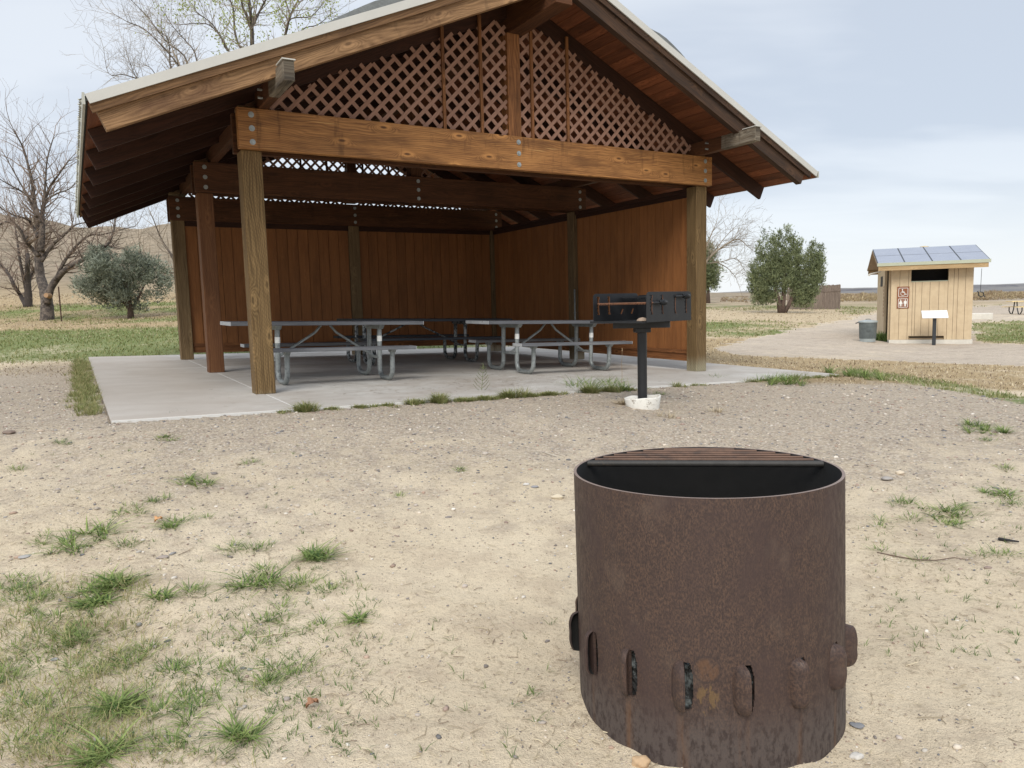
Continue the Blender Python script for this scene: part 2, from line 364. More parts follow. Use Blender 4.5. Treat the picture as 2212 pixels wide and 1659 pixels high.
def concrete():
    m, t, b = newmat('slab_concrete')
    v = nd(t, 'ShaderNodeTexCoord').outputs['Object']
    n = noise(t, v, .55, 6, .6, .6); n2 = noise(t, v, 3.0, 6, .65); nf = noise(t, v, 160, 3, .7)
    c = mix(t, mr(t, n, .35, .65), (.55, .53, .49), (.44, .405, .36))
    c = mix(t, math_(t, 'MULTIPLY', mr(t, n2, .4, .7), .35), c, (.30, .265, .235))
    bz_ = noise(t, mapping(t, v, (.5, 1.2, 1), (7, 1, 0)), 1.0, 6, .6, 1.2)
    c = mix(t, math_(t, 'MULTIPLY', mr(t, bz_, .48, .62), .45), c, (.35, .30, .25))
    sp = noise(t, mapping(t, v, (2.0, 6.5, 1)), 2.4, 6, .75)
    c = mix(t, math_(t, 'MULTIPLY', mr(t, sp, .66, .72), .5), c, (.17, .13, .10))
    x = nd(t, 'ShaderNodeSeparateXYZ', {0: v})
    # bird droppings / chalky marks under the ridge
    near = math_(t, 'MULTIPLY', mr(t, math_(t, 'ABSOLUTE', math_(t, 'SUBTRACT', x.outputs[0], 3.5)), .3, 1.6, 1., 0.), mr(t, math_(t, 'ABSOLUTE', math_(t, 'SUBTRACT', x.outputs[1], -.1)), .3, 1.7, 1., 0.))
    wsp = noise(t, mapping(t, v, (2.2, 7.5, 1), (4, 0, 0)), 2.8, 6, .8)
    c = mix(t, math_(t, 'MULTIPLY', mr(t, wsp, .58, .63), near), c, (.75, .74, .70))
    dsp = noise(t, mapping(t, v, (2.2, 6.5, 1), (9, 2, 0)), 3.6, 6, .8)
    c = mix(t, math_(t, 'MULTIPLY', mr(t, dsp, .60, .66), near), c, (.14, .09, .06))
    # brown film along the open left side
    lf = math_(t, 'MULTIPLY', mr(t, x.outputs[0], -.5, .2, 1., 0.), .55)
    c = mix(t, lf, c, (.40, .345, .29))
    c = mix(t, math_(t, 'MULTIPLY', mr(t, nf, .4, .75), .25), c, (.25, .23, .21))
    setc(t, b, c, .85, bump=nf, bstr=.25, bdist=.003)
    return m
M['concrete'] = concrete()
M['slab_edge'] = plain('chalky_slab_edge', (.62, .61, .58), .9, 0, .08, 20)
def ringmat():
    m, t, b = newmat('weathering_steel')
    uv = nd(t, 'ShaderNodeTexCoord').outputs['UV']       # u = metres round, v = metres up from the rim (negative)
    s = nd(t, 'ShaderNodeSeparateXYZ', {0: uv}); u, v = s.outputs[0], s.outputs[1]
    sp = noise(t, mapping(t, uv, (230, 110, 1)), 1, 3, .75)
    sp2 = noise(t, mapping(t, uv, (60, 26, 1)), 1, 4, .7)
    bl = noise(t, mapping(t, uv, (5, 4, 1)), 1, 5, .6, .6)
    st = noise(t, mapping(t, uv, (26, 1.6, 1)), 1, 5, .7)
    c = mix(t, mr(t, sp, .40, .60), (.100, .060, .043), (.041, .027, .024))
    c = mix(t, math_(t, 'MULTIPLY', mr(t, sp2, .4, .68), .6), c, (.040, .027, .024))
    c = mix(t, math_(t, 'MULTIPLY', mr(t, bl, .42, .64), .7), c, (.056, .035, .031))
    c = mix(t, math_(t, 'MULTIPLY', mr(t, st, .50, .72), .35), c, (.045, .030, .027))
    seam = mr(t, math_(t, 'ABSOLUTE', math_(t, 'SUBTRACT', u, .4*R(58))), .003, .007, 1., 0.)
    c = mix(t, math_(t, 'MULTIPLY', seam, .5), c, (.035, .024, .022))
    pale = noise(t, mapping(t, uv, (7, 5, 1), (2, 8, 0)), 1, 4, .6)
    c = mix(t, math_(t, 'MULTIPLY', mr(t, pale, .55, .72), .35), c, (.125, .088, .066))
    low = mr(t, math_(t, 'ADD', v, math_(t, 'MULTIPLY', bl, .12)), -.62, -.46, 1., 0.)
    lowc = mix(t, mr(t, sp2, .46, .62), (.080, .066, .061), (.036, .027, .025))
    c = mix(t, math_(t, 'MULTIPLY', low, .75), c, lowc)
    # rust drips below the vents
    ang = math_(t, 'FRACT', math_(t, 'ADD', math_(t, 'DIVIDE', math_(t, 'ADD', u, .005), .4*math.pi*2/16), .02))
    dr = math_(t, 'MULTIPLY', mr(t, math_(t, 'ABSOLUTE', math_(t, 'SUBTRACT', ang, .5)), .36, .5, 0., 1.), mr(t, v, -.62, -.56, 1., 0.))
    dr = math_(t, 'MULTIPLY', dr, mr(t, st, .4, .7))
    c = mix(t, math_(t, 'MULTIPLY', dr, .6), c, (.15, .07, .028))
    # round weld scar and ochre smear beneath it
    du = math_(t, 'SUBTRACT', u, .4*R(-14.3)); dv = math_(t, 'ADD', v, .456)
    rr = math_(t, 'SQRT', math_(t, 'ADD', math_(t, 'MULTIPLY', du, du), math_(t, 'MULTIPLY', dv, dv)))
    scar = math_(t, 'MULTIPLY', mr(t, math_(t, 'ADD', rr, math_(t, 'MULTIPLY', sp2, .012)), .030, .042, 1., 0.), mr(t, sp2, .38, .6))
    c = mix(t, math_(t, 'MULTIPLY', scar, .5), c, (.15, .075, .036))
    edge = mr(t, math_(t, 'ABSOLUTE', math_(t, 'SUBTRACT', rr, .036)), .0, .004, 1., 0.)
    c = mix(t, math_(t, 'MULTIPLY', edge, .6), c, (.035, .025, .024))
    dv2 = math_(t, 'MULTIPLY', math_(t, 'ADD', v, .535), .75)
    r2 = math_(t, 'SQRT', math_(t, 'ADD', math_(t, 'MULTIPLY', du, du), math_(t, 'MULTIPLY', dv2, dv2)))
    sm = math_(t, 'MULTIPLY', mr(t, math_(t, 'ADD', r2, math_(t, 'MULTIPLY', sp2, .05)), .045, .06, 1., 0.), mr(t, noise(t, mapping(t, uv, (40, 22, 1), (3, 1, 0)), 1, 3, .6), .50, .56))
    c = mix(t, math_(t, 'MULTIPLY', sm, .55), c, (.17, .105, .042))
    setc(t, b, c, mr(t, sp2, .3, .7, .5, .8), bump=math_(t, 'ADD', math_(t, 'MULTIPLY', sp, .5), sp2), bstr=.35, bdist=.0018, spec=.35)
    return m
M['ring'] = ringmat()

# ------------------------------------------------------------------ terrain
FX, FY, YAW = -2.773, 7.971, .5317          # shelter origin: front left post
fc, fs = math.cos(YAW), math.sin(YAW)
def slabz(X, Y): return -.0297*X + .0085*Y
ACOL = np.array([-1.3, -.685, -.44, 0, .31, .44, .53, .69, 1.3])
DROW = np.array([.5, 1.5, 2.5, 4, 6.2, 7.6, 9, 11.3, 14, 21, 28, 45, 70, 100, 200, 350, 600, 1500])
L_ = [-.36, -.36, -.33, -.15, 0, .02, .03, .05, .10, .42, .79, 1.9, 3.1, 6, 17.5, 47.5, 44, 30]
TAB = np.array([
    L_, L_,
    [-.36, -.36, -.33, -.16, -.01, .02, .03, .06, .10, .40, .76, 1.75, 2.9, 5.2, 14.5, 41, 38, 25],
    [-.355, -.355, -.34, -.20, -.07, -.06, -.07, -.06, -.04, .02, .10, .5, 1.1, 2.0, 4, 8, 9, 9],
    [-.35, -.35, -.34, -.26, -.17, -.17, -.20, -.27, -.30, -.30, -.22, 0, .28, .6, 1.6, 3.6, 3.8, 4],
    [-.35, -.35, -.34, -.27, -.20, -.20, -.24, -.30, -.38, -.40, -.34, -.15, .12, .4, 1.2, 2.3, 2.4, 2.6],
    [-.35, -.35, -.34, -.27, -.20, -.21, -.28, -.40, -.47, -.50, -.45, -.32, -.08, .2, .6, .9, 1.2, 1.4],
    [-.35, -.35, -.33, -.25, -.20, -.22, -.40, -.47, -.48, -.50, -.46, -.36, -.12, .15, .5, .8, 1.0, 1.2],
    [-.35, -.35, -.33, -.25, -.20, -.30, -.45, -.48, -.48, -.50, -.46, -.36, -.12, .15, .5, .8, 1.0, 1.2]])
def groundz(x, y, bumps=True):
    x = np.asarray(x, float); y = np.asarray(y, float)
    yy = np.maximum(y, 1.5); a = np.clip(x/yy, ACOL[0], ACOL[-1]); lg = np.log(np.clip(yy, DROW[0], DROW[-1]))
    i = np.clip(np.searchsorted(ACOL, a)-1, 0, len(ACOL)-2); fa = (a-ACOL[i])/(ACOL[i+1]-ACOL[i])
    LD = np.log(DROW); j = np.clip(np.searchsorted(LD, lg)-1, 0, len(LD)-2); fd = (lg-LD[j])/(LD[j+1]-LD[j])
    fa = fa*fa*(3-2*fa)*.5 + fa*.5
    z = (TAB[i, j]*(1-fd)+TAB[i, j+1]*fd)*(1-fa) + (TAB[i+1, j]*(1-fd)+TAB[i+1, j+1]*fd)*fa
    if bumps:
        k = np.clip(yy/30, 0, 1)
        z = z + .010*np.sin(x*2.1+.6)*np.cos(y*1.7) + .006*np.sin(x*5.3+y*3.1) + .05*k*np.sin(x*.31+1)*np.cos(y*.27+2)
        nb_ = np.clip((7-yy)/3, 0, 1)
        z = z + nb_*(.0045*np.sin(x*17+2.3*np.sin(y*9))*np.cos(y*21+1.7*np.sin(x*13)) + .0035*np.sin(x*41+y*13)*np.cos(y*37-x*11) + .006*np.sin(x*7.3+3*np.sin(y*4.1)))
        dr_ = np.hypot(x-.60, y-2.26)-.405
        z = z + (.016+.008*np.sin(x*29)*np.cos(y*23))*np.exp(-(dr_/.055)**2)
        h = np.clip((yy-110)/120, 0, 1)*np.clip((.1-a)/.4, 0, 1)
        z = z + h*(2.2*np.sin(x*.045+y*.02)+1.3*np.sin(x*.11+1.7)*np.cos(y*.05)+.7*np.sin(x*.23+y*.09))
    dx, dy = x-FX, y-FY; X = dx*fc+dy*fs; Y = -dx*fs+dy*fc
    ox = np.maximum(np.maximum(-1.44-X, X-8.04), 0); oy = np.maximum(np.maximum(-1.35-Y, Y-8.0), 0)
    d = np.hypot(ox, oy); inside = d <= 0
    sp = slabz(np.clip(X, -1.44, 8.04), np.clip(Y, -1.35, 8.0))
    w = np.clip(d/1.6, 0, 1); w = w*w*(3-2*w)
    gz = (sp-.022)*(1-w) + z*w
    return np.where(inside, sp-.07, gz)
def gz(x, y): return float(groundz(np.array([x]), np.array([y]))[0])
_TS = np.exp(np.linspace(math.log(.8), math.log(400), 2600))
def hit(px, py):
    r = px_ray(px, py); z = groundz(r.x*_TS, r.y*_TS); below = (EYE + r.z*_TS) <= z
    i = int(np.argmax(below)) if below.any() else len(_TS)-1
    t = np.linspace(_TS[max(i-1, 0)], _TS[i], 40); z = groundz(r.x*t, r.y*t); b2 = (EYE + r.z*t) <= z
    t = t[int(np.argmax(b2))] if b2.any() else t[-1]
    return Vector((r.x*t, r.y*t, EYE + r.z*t))
def project(x, y, z):
    z = z-EYE; d = y*math.cos(PITCH)-z*math.sin(PITCH); u = y*math.sin(PITCH)+z*math.cos(PITCH)
    d = np.maximum(d, .05)
    X = FPX*x/d; Y = -FPX*u/d; cr, sr = math.cos(ROLL), math.sin(ROLL)
    return 1106+cr*X+sr*Y, 829.5-sr*X+cr*Y

def fbm(x, y, s, seed=0):
    r = np.random.RandomState(seed); out = np.zeros_like(x)
    for k in range(5):
        a = r.rand(3)*6.28; f = s*(1.9**k)
        out += (np.sin(x*f*math.cos(a[0])+y*f*math.sin(a[0])+a[1]) * np.cos(x*f*math.sin(a[2])-y*f*math.cos(a[2])+a[0]))/(1.5**k)
    return out/2.2
def inpoly(px, py, P):
    P = np.array(P); c = np.zeros(px.shape, bool); j = len(P)-1
    for i in range(len(P)):
        xi, yi = P[i]; xj, yj = P[j]
        m = ((yi > py) != (yj > py)) & (px < (xj-xi)*(py-yi)/((yj-yi) if yj != yi else 1e-9)+xi)
        c ^= m; j = i
    return c
def band(v, lo, hi, s):
    return np.clip((v-lo)/s+.5, 0, 1)*np.clip((hi-v)/s+.5, 0, 1)
def zones(x, y):
    z = groundz(x, y); px, py = project(x, y, z)
    dx, dy = x-FX, y-FY; X = dx*fc+dy*fs; Y = -dx*fs+dy*fc
    n = fbm(x, y, .9, 3); n2 = fbm(x, y, .28, 5); n3 = fbm(x, y, 3.0, 9)
    dep = np.maximum(y, .1); a = x/dep
    left = np.clip((.12-a)/.08, 0, 1); right = 1-left
    # green: left field strips, right field strips
    g = left*(band(y, 13.6, 22.5, 2.2)*np.clip(.85+.6*n2+.4*n, 0, 1) + band(y, 24.5, 39, 3)*np.clip(.6+.9*n2+.3*n, 0, 1)*.85 + band(y, 55, 70, 6)*.25)
    g += right*(band(py, 694, 728, 10)*np.clip((1830-px+60*n)/120, 0, 1)*np.clip(.6+.8*n2+.4*n, 0, 1)
         + band(py, 655, 672, 6)*np.clip(.55+.8*n2, 0, 1)*.8
         + band(py, 698, 738, 10)*np.clip((px-2090)/40, 0, 1)*np.clip(.6+.6*n2, 0, 1)
         + band(py, 671, 680, 6)*np.clip((px-1790)/40, 0, 1)*np.clip((1905-px)/40, 0, 1)*.5)*(py < 745)
    # verge just over the crest of the mound (green, then dry)
    crest = np.interp(px, [1500, 1830, 1950, 2100, 2212, 2400], [800, 812, 826, 850, 872, 905])
    g += right*(px > 1840)*band(py, crest-16, crest+3, 8)*np.clip(.8+.5*n, 0, 1)*.8
    dry = right*np.clip((y-9.2)/1.0, 0, 1)*band(py, 770, 900, 14)*np.clip(.72+.5*n+.3*n3, 0, 1)
    dry += right*np.clip((y-13)/6, 0, 1)*np.clip((160-y)/60, 0, 1)*.55 + left*band(y, 10.6, 13.6, 1.2)*.45 + left*band(y, 20, 140, 4)*.75
    # grass fringe on the left side of the slab
    g += band(X, -1.70, -1.42, .10)*band(Y, -.7, 7.6, .5)*np.clip(.45+.6*n3, 0, 1)*.7
    # foreground thatch lower left
    fg = np.clip((420-px)/260, 0, 1)*np.clip((py-1150)/200, 0, 1)*(y < 4.5)
    dry += fg*np.clip(.35+.6*n3+.3*n, 0, 1)*.8
    # gravel: around the slab, the path to the restroom
    gr = np.clip((y-2.9+.9*n+.5*n3)/3.4, 0, 1)*np.clip((13.5-y)/1.5, 0, 1)*.88
    gr *= 1-right*np.clip((crest+4-py)/10, 0, 1)*np.clip((px-1500)/100, 0, 1)
    dry += right*band(py, 735, 800, 10)*(px > 1450)*np.clip((1760-px)/160, 0, 1)*.8
    jx, jy = px+25*n+18*n3, py+3*n3+2*n
    path = right*inpoly(jx, jy, [(1548, 752), (1600, 738), (1700, 716), (1820, 692), (1905, 672), (2212, 655), (3200, 640), (3200, 800), (2212, 792), (2050, 786), (1900, 779), (1700, 773), (1590, 766)])*(y > 9)
    path = np.maximum(path, right*band(py, 641, 650, 3)*.8*(y > 30))
    sh_ = right*inpoly(jx, jy, [(2095, 697), (2140, 694), (3000, 690), (3000, 742), (2250, 744), (2120, 742)])
    path = path*(1-sh_); dry = dry*(1-path); g = np.maximum(g*(1-path), sh_*np.clip(.7+.5*n, 0, 1)*.8)
    hill = np.clip((y-42)/60, 0, 1)
    zones.path = np.clip(path*(.8+.35*n2+.25*n3), 0, 1)
    return np.clip(g, 0, 1), np.clip(gr, 0, 1), np.clip(dry, 0, 1), hill

def groundmat():
    m, t, b = newmat('ground_earth')
    v = nd(t, 'ShaderNodeTexCoord').outputs['Object']
    at_ = nd(t, 'ShaderNodeAttribute', attribute_name='zone')
    sp = nd(t, 'ShaderNodeSeparateColor', {0: at_.outputs['Color']}); g, gr, dry = sp.outputs[0], sp.outputs[1], sp.outputs[2]
    hill = nd(t, 'ShaderNodeAttribute', attribute_name='hill').outputs['Fac']
    nL = noise(t, v, .8, 6, .6, .4); nM = noise(t, v, 5, 6, .65); nS = noise(t, v, 38, 5, .7); nT = noise(t, v, 190, 3, .7)
    sand = mix(t, mr(t, nL, .35, .65), (.68, .57, .415), (.61, .505, .36))
    sand = mix(t, math_(t, 'MULTIPLY', mr(t, nM, .46, .66), .5), sand, (.44, .35, .255))
    sand = mix(t, math_(t, 'MULTIPLY', mr(t, nS, .52, .64), math_(t, 'MULTIPLY_ADD', math_(t, 'ADD', gr, mr(t, nL, .45, .62)), .34, .14)), sand, (.25, .185, .125))
    sand = mix(t, math_(t, 'MULTIPLY', mr(t, nT, .54, .64), math_(t, 'MULTIPLY_ADD', gr, .3, .3)), sand, (.15, .115, .085))
    vo = nd(t, 'ShaderNodeTexVoronoi', {'Vector': v, 'Scale': 62., 'Randomness': 1.}, feature='F1')
    vo2 = nd(t, 'ShaderNodeTexVoronoi', {'Vector': v, 'Scale': 24., 'Randomness': 1.}, feature='F1')
    def peb(vv):
        r = nd(t, 'ShaderNodeSeparateColor', {0: vv.outputs['Color']})
        ramp = nd(t, 'ShaderNodeValToRGB', {0: r.outputs[0]}); e = ramp.color_ramp; e.interpolation = 'CONSTANT'
        cs = [(0, (.36, .29, .225)), (.2, (.17, .15, .14)), (.36, (.56, .48, .38)), (.5, (.27, .20, .165)), (.66, (.44, .37, .32)), (.8, (.68, .62, .54)), (.9, (.12, .13, .145))]
        e.elements[0].position = 0; e.elements[0].color = (*cs[0][1], 1); e.elements[1].position = cs[1][0]; e.elements[1].color = (*cs[1][1], 1)
        for p, c in cs[2:]:
            x = e.elements.new(p); x.color = (*c, 1)
        return ramp.outputs[0], r.outputs[1]
    pc, pr = peb(vo); pc2, pr2 = peb(vo2)
    gravel = mix(t, .5, mix(t, nM, (.56, .465, .35), (.44, .365, .275)), pc)
    gravel = mix(t, math_(t, 'MULTIPLY', math_(t, 'GREATER_THAN', pr2, .78), mr(t, vo2.outputs['Distance'], .25, .33, .8, 0.)), gravel, pc2)
    c = mix(t, math_(t, 'MULTIPLY', mr(t, math_(t, 'ADD', gr, math_(t, 'MULTIPLY', math_(t, 'SUBTRACT', nM, .5), 1.2)), .2, .9), .85), sand, gravel)
    dn = noise(t, mapping(t, v, (1, 2.2, 1)), 9, 6, .75)
    dryc = mix(t, mr(t, dn, .3, .7), (.44, .315, .165), (.25, .185, .10))
    c = mix(t, math_(t, 'MULTIPLY', mr(t, math_(t, 'ADD', dry, math_(t, 'MULTIPLY', math_(t, 'SUBTRACT', dn, .5), 1.1)), .3, .75), .85), c, dryc)
    gn = noise(t, mapping(t, v, (1, 1.6, 1)), 5, 7, .75)
    grc = mix(t, mr(t, gn, .3, .7), (.16, .215, .06), (.10, .155, .045))
    grc = mix(t, mr(t, nS, .5, .7), grc, (.30, .25, .13))
    c = mix(t, math_(t, 'MULTIPLY', mr(t, math_(t, 'ADD', g, math_(t, 'MULTIPLY', math_(t, 'SUBTRACT', gn, .5), 1.3)), .28, .8), .88), c, grc)
    # far slopes: pale dry earth with scrub
    hn = noise(t, mapping(t, v, (.11, .035, .35)), 1, 8, .7, .4); hs = noise(t, mapping(t, v, (.5, .16, .5)), 1, 6, .75)
    hc = mix(t, mr(t, hn, .4, .62), (.315, .25, .18), (.20, .16, .11))
    hc = mix(t, math_(t, 'MULTIPLY', mr(t, hs, .47, .60), .75), hc, (.13, .11, .078))
    hc = mix(t, math_(t, 'MULTIPLY', mr(t, hn, .62, .70), .7), hc, (.44, .40, .33))
    pth = nd(t, 'ShaderNodeAttribute', attribute_name='path').outputs['Fac']
    pg = mix(t, .35, mix(t, nM, (.60, .51, .405), (.48, .40, .315)), pc)
    pg = mix(t, mr(t, noise(t, mapping(t, v, (1, 2, 1)), 1.3, 8, .8), .44, .66), pg, (.38, .315, .255))
    pg = mix(t, math_(t, 'MULTIPLY', mr(t, noise(t, mapping(t, v, (1, 1.8, 1), (5, 5, 0)), 6., 6, .8), .50, .62), .6), pg, (.24, .205, .18))
    c = mix(t, math_(t, 'MULTIPLY', mr(t, math_(t, 'ADD', pth, math_(t, 'MULTIPLY', math_(t, 'SUBTRACT', gn, .5), 1.6)), .15, .95), .9), c, pg)
    c = mix(t, math_(t, 'MULTIPLY', hill, .92), c, hc)
    hgt = math_(t, 'ADD', math_(t, 'ADD', math_(t, 'MULTIPLY', nS, 1.0), math_(t, 'MULTIPLY', nT, .35)), math_(t, 'MULTIPLY', math_(t, 'MULTIPLY', mr(t, vo.outputs['Distance'], .1, .5, 1., 0.), gr), .5))
    setc(t, b, c, .95, bump=hgt, bstr=.85, bdist=.022, spec=.1)
    return m
M['ground'] = groundmat()
# polar-like sheet: rows of constant depth fan out to the horizon, plus an apron behind the camera
na, ndp = 560, 620
avals = np.concatenate([np.linspace(-4, -1.0, 40)[:-1], np.linspace(-1.0, 1.0, na-78), np.linspace(1.0, 4, 40)[1:]])
dv = np.exp(np.linspace(math.log(.9), math.log(3000), ndp))
A, D = np.meshgrid(avals, dv); gx = A*D; gy = D.copy()
apr = np.linspace(-40, .8, 30); A2, D2 = np.meshgrid(avals, apr)
gx = np.r_[A2*(.9+np.abs(D2-.9)*1.2), gx]; gy = np.r_[D2, gy]
H, W_ = gx.shape; gzz = groundz(gx.ravel(), gy.ravel())
V = np.c_[gx.ravel(), gy.ravel(), gzz]
idx = np.arange(H*W_).reshape(H, W_); F = np.stack([idx[:-1, :-1], idx[:-1, 1:], idx[1:, 1:], idx[1:, :-1]], -1).reshape(-1, 4)
zg, zr, zd, zh = zones(gx.ravel(), gy.ravel())
go = npmesh('ground', V, F, M['ground'], colors={'zone': np.c_[zg, zr, zd], 'hill': zh, 'path': zones.path*1.}, smooth=True); tag(go, kind='structure')

# far mesa beyond the plain on the right
def mesamat():
    m, t, b = newmat('hazed_mesa')
    v = nd(t, 'ShaderNodeTexCoord').outputs['Object']
    z = nd(t, 'ShaderNodeSeparateXYZ', {0: v}).outputs[2]
    n = noise(t, mapping(t, v, (.004, .004, .06)), 1, 6, .65); n2 = noise(t, mapping(t, v, (.02, .02, .05)), 1, 6, .7)
    c = mix(t, mr(t, n, .4, .6), (.20, .185, .17), (.145, .14, .14))  # rock greyed in its colour to stand in for distance haze
    c = mix(t, math_(t, 'MULTIPLY', mr(t, math_(t, 'ADD', z, math_(t, 'MULTIPLY', n2, 9)), 9., 12.5, 0., 1.), .0), c, (.1, .1, .11))
    rim = band_ = math_(t, 'MULTIPLY', mr(t, z, 9., 11.), mr(t, z, 13.5, 15., 1., 0.))
    c = mix(t, math_(t, 'MULTIPLY', rim, mr(t, n2, .35, .6)), c, (.085, .08, .088))
    setc(t, b, c, .95)
    return m
mb = MB(); xs = np.linspace(300, 1700, 90)
prof = [(0, -3), (60, 4), (140, 9), (170, 14), (420, 19), (1200, 20)]
rows = []
for x in xs:
    f = min(1, max(0, (x-330)/260)); f = f*f*(3-2*f)
    w = 18*math.sin(x*.013)+9*math.sin(x*.041+1)+4*math.sin(x*.13)
    rows.append([(x, 1350+w*(1 if k < 5 else 0)+dy_, -3+(zz_+3)*f*(1+.05*math.sin(x*.02)+.03*math.sin(x*.07))) for k, (dy_, zz_) in enumerate(prof)])
n0 = len(prof); mb.v = [p for r in rows for p in r]
for i in range(len(xs)-1):
    for k in range(n0-1):
        q = i*n0+k; mb.f.append((q, q+n0, q+n0+1, q+1)); mb.m.append(0); mb.uv.append([(0, 0)]*4)
tag(mb.build('mesa', mesamat(), smooth=True), kind='structure')

# ------------------------------------------------------------------ concrete slab
X0s, X1s, Y0s, Y1s = -1.44, 8.04, -1.35, 8.0
def sl(X, Y, dz=0): return (X, Y, slabz(X, Y)+dz)
slab_root_loc = (FX, FY, 0)
mb = MB()
def slabpiece(mb, x0, x1, y0, y1, t0=-.35, t1=0., mi=0, ns=1):
    for i in range(ns):
        for (a0, a1) in [(x0+(x1-x0)*i/ns, x0+(x1-x0)*(i+1)/ns)]:
            mb.quadbox([sl(a0, y0, t0), sl(a1, y0, t0), sl(a1, y1, t0), sl(a0, y1, t0), sl(a0, y0, t1), sl(a1, y0, t1), sl(a1, y1, t1), sl(a0, y1, t1)], mi)
slabpiece(mb, X0s, .092, Y0s, Y1s); slabpiece(mb, .108, 4.3, Y0s, Y1s); slabpiece(mb, 4.308, X1s, Y0s, Y1s)
slabpiece(mb, .02, 7.9, Y0s+.02, Y1s-.02, -.34, -.003, 1)
slabpiece(mb, X0s+.004, .088, Y0s-.006, Y0s-.0005, -.3, -.004, 1); slabpiece(mb, .112, X1s-.01, Y0s-.006, Y0s-.0005, -.3, -.004, 1)
so = mb.build('concrete_slab', [M['concrete'], M['slab_edge']], bevel=.004); so.location = slab_root_loc; so.rotation_euler = (0, 0, YAW)
tag(so, kind='structure')
def F2W(X, Y, Z=0): return Vector((FX+X*fc-Y*fs, FY+X*fs+Y*fc, Z))

# ------------------------------------------------------------------ picnic shelter
PWD, W, DEP = .212, 6.70, 6.53
ZB, ZT, BT, BO = 2.583, 3.0, .077, .031
YF = -.92; XL, XR = -1.416, 8.032; XRIDGE = 3.5; SL_L, SL_R = .431, .473; ZEL, ZER = 2.75, 2.74
ZAP = ZEL + SL_L*(XRIDGE-XL); SL_R = (ZAP-ZER)/(XR-XRIDGE)
def top(X): return ZEL+SL_L*(X-XL) if X <= XRIDGE else ZER+SL_R*(XR-X)
sh = empty('picnic_shelter', (FX, FY, 0), YAW, 'large open-fronted wooden picnic shelter with lattice gables and a gabled roof on a concrete slab', 'shelter')
def part(mb, name, mat, parent=sh, **k): return mb.build(name, mat, parent, **k)
HB = (DEP-PWD)/2
FR = [0, HB, 2*HB]
DZB = [0, .0, -.045]
# posts
def post(x, y, mat, ztop=ZB, w=PWD):
    mb = MB(); mb.box(x, x+w, y, y+w, slabz(x, y)-.005, ztop, 'z'); return part(mb, 'post', M[mat], bevel=.008)
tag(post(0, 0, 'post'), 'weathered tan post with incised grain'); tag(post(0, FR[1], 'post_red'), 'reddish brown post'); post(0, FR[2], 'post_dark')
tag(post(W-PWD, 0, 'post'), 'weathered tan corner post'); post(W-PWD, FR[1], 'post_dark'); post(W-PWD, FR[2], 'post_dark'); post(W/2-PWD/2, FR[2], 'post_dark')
def bolt_mb(x, y, z):
    mb = MB(); n = len(mb.v)
    for r, l, k in ((.030, .005, 20), (.018, .016, 6)):
        P = [(x+r*math.cos(2*math.pi*i/k), y, z+r*math.sin(2*math.pi*i/k)) for i in range(k)]
        mb.prism(P, (0, -l, 0))
    return mb
for i, y in enumerate(FR):
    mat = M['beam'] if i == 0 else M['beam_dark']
    mb = MB(); mb.box(-BO, W+BO, y-BT, y-.001, ZB+DZB[i], ZT+DZB[i], 'x'); fb = part(mb, 'beam', mat, bevel=.006)
    if i == 0: tag(fb, 'golden brown knotty front beam')
    zs = [DZB[i]+q_ for q_ in (ZB+.07, (ZB+ZT)/2, ZT-.07)]
    for x in (.11, W/2+.01, W-.11):
        for z in zs: bolt_mb(x, y-BT, z).build('bolt', M['bolt'], fb)
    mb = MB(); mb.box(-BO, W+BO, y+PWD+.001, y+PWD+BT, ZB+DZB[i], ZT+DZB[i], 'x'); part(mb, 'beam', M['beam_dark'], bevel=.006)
# purlins that carry the rafters and stick out past the rake, with pale caps
for xc in (.24, 6.47):
    mb = MB(); mb.box(xc-.052, xc+.052, -.55, DEP+1.1, ZT+.001, ZT+.185, 'y'); p = part(mb, 'purlin', M['beam_dark'], bevel=.004)
    mb = MB(); mb.box(xc-.052, xc+.052, -1.16, -.5505, ZT+.001, ZT+.185, 'y'); e = mb.build('purlin_end', M['stub'], p, bevel=.006); tag(e, 'grey weathered beam end')
    mb = MB(); mb.box(xc-.062, xc+.062, -1.175, -.94, ZT+.187, ZT+.197, 'y'); mb.build('end_cap', M['rake_metal'], p)
for x0 in (.24, 6.47):
    for zz_ in (ZT+.05, ZT+.13):
        mb = MB(); mb.tube([(x0-.053, -.30, zz_), (x0-.10, -.30, zz_)], .012, 8); mb.build('bolt', M['bolt'], sh)
# ridge beam and king posts
mb = MB(); mb.box(XRIDGE-.19, XRIDGE+.03, -1.05, DEP+1.0, 4.27, 4.60, 'y'); part(mb, 'ridge_beam', M['beam_dark'], bevel=.005)
for y in FR:
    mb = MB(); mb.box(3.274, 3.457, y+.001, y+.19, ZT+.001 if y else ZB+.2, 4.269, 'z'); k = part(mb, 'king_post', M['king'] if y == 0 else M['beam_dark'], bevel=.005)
    if y == 0: tag(k, 'centre king post between the lattice panels')
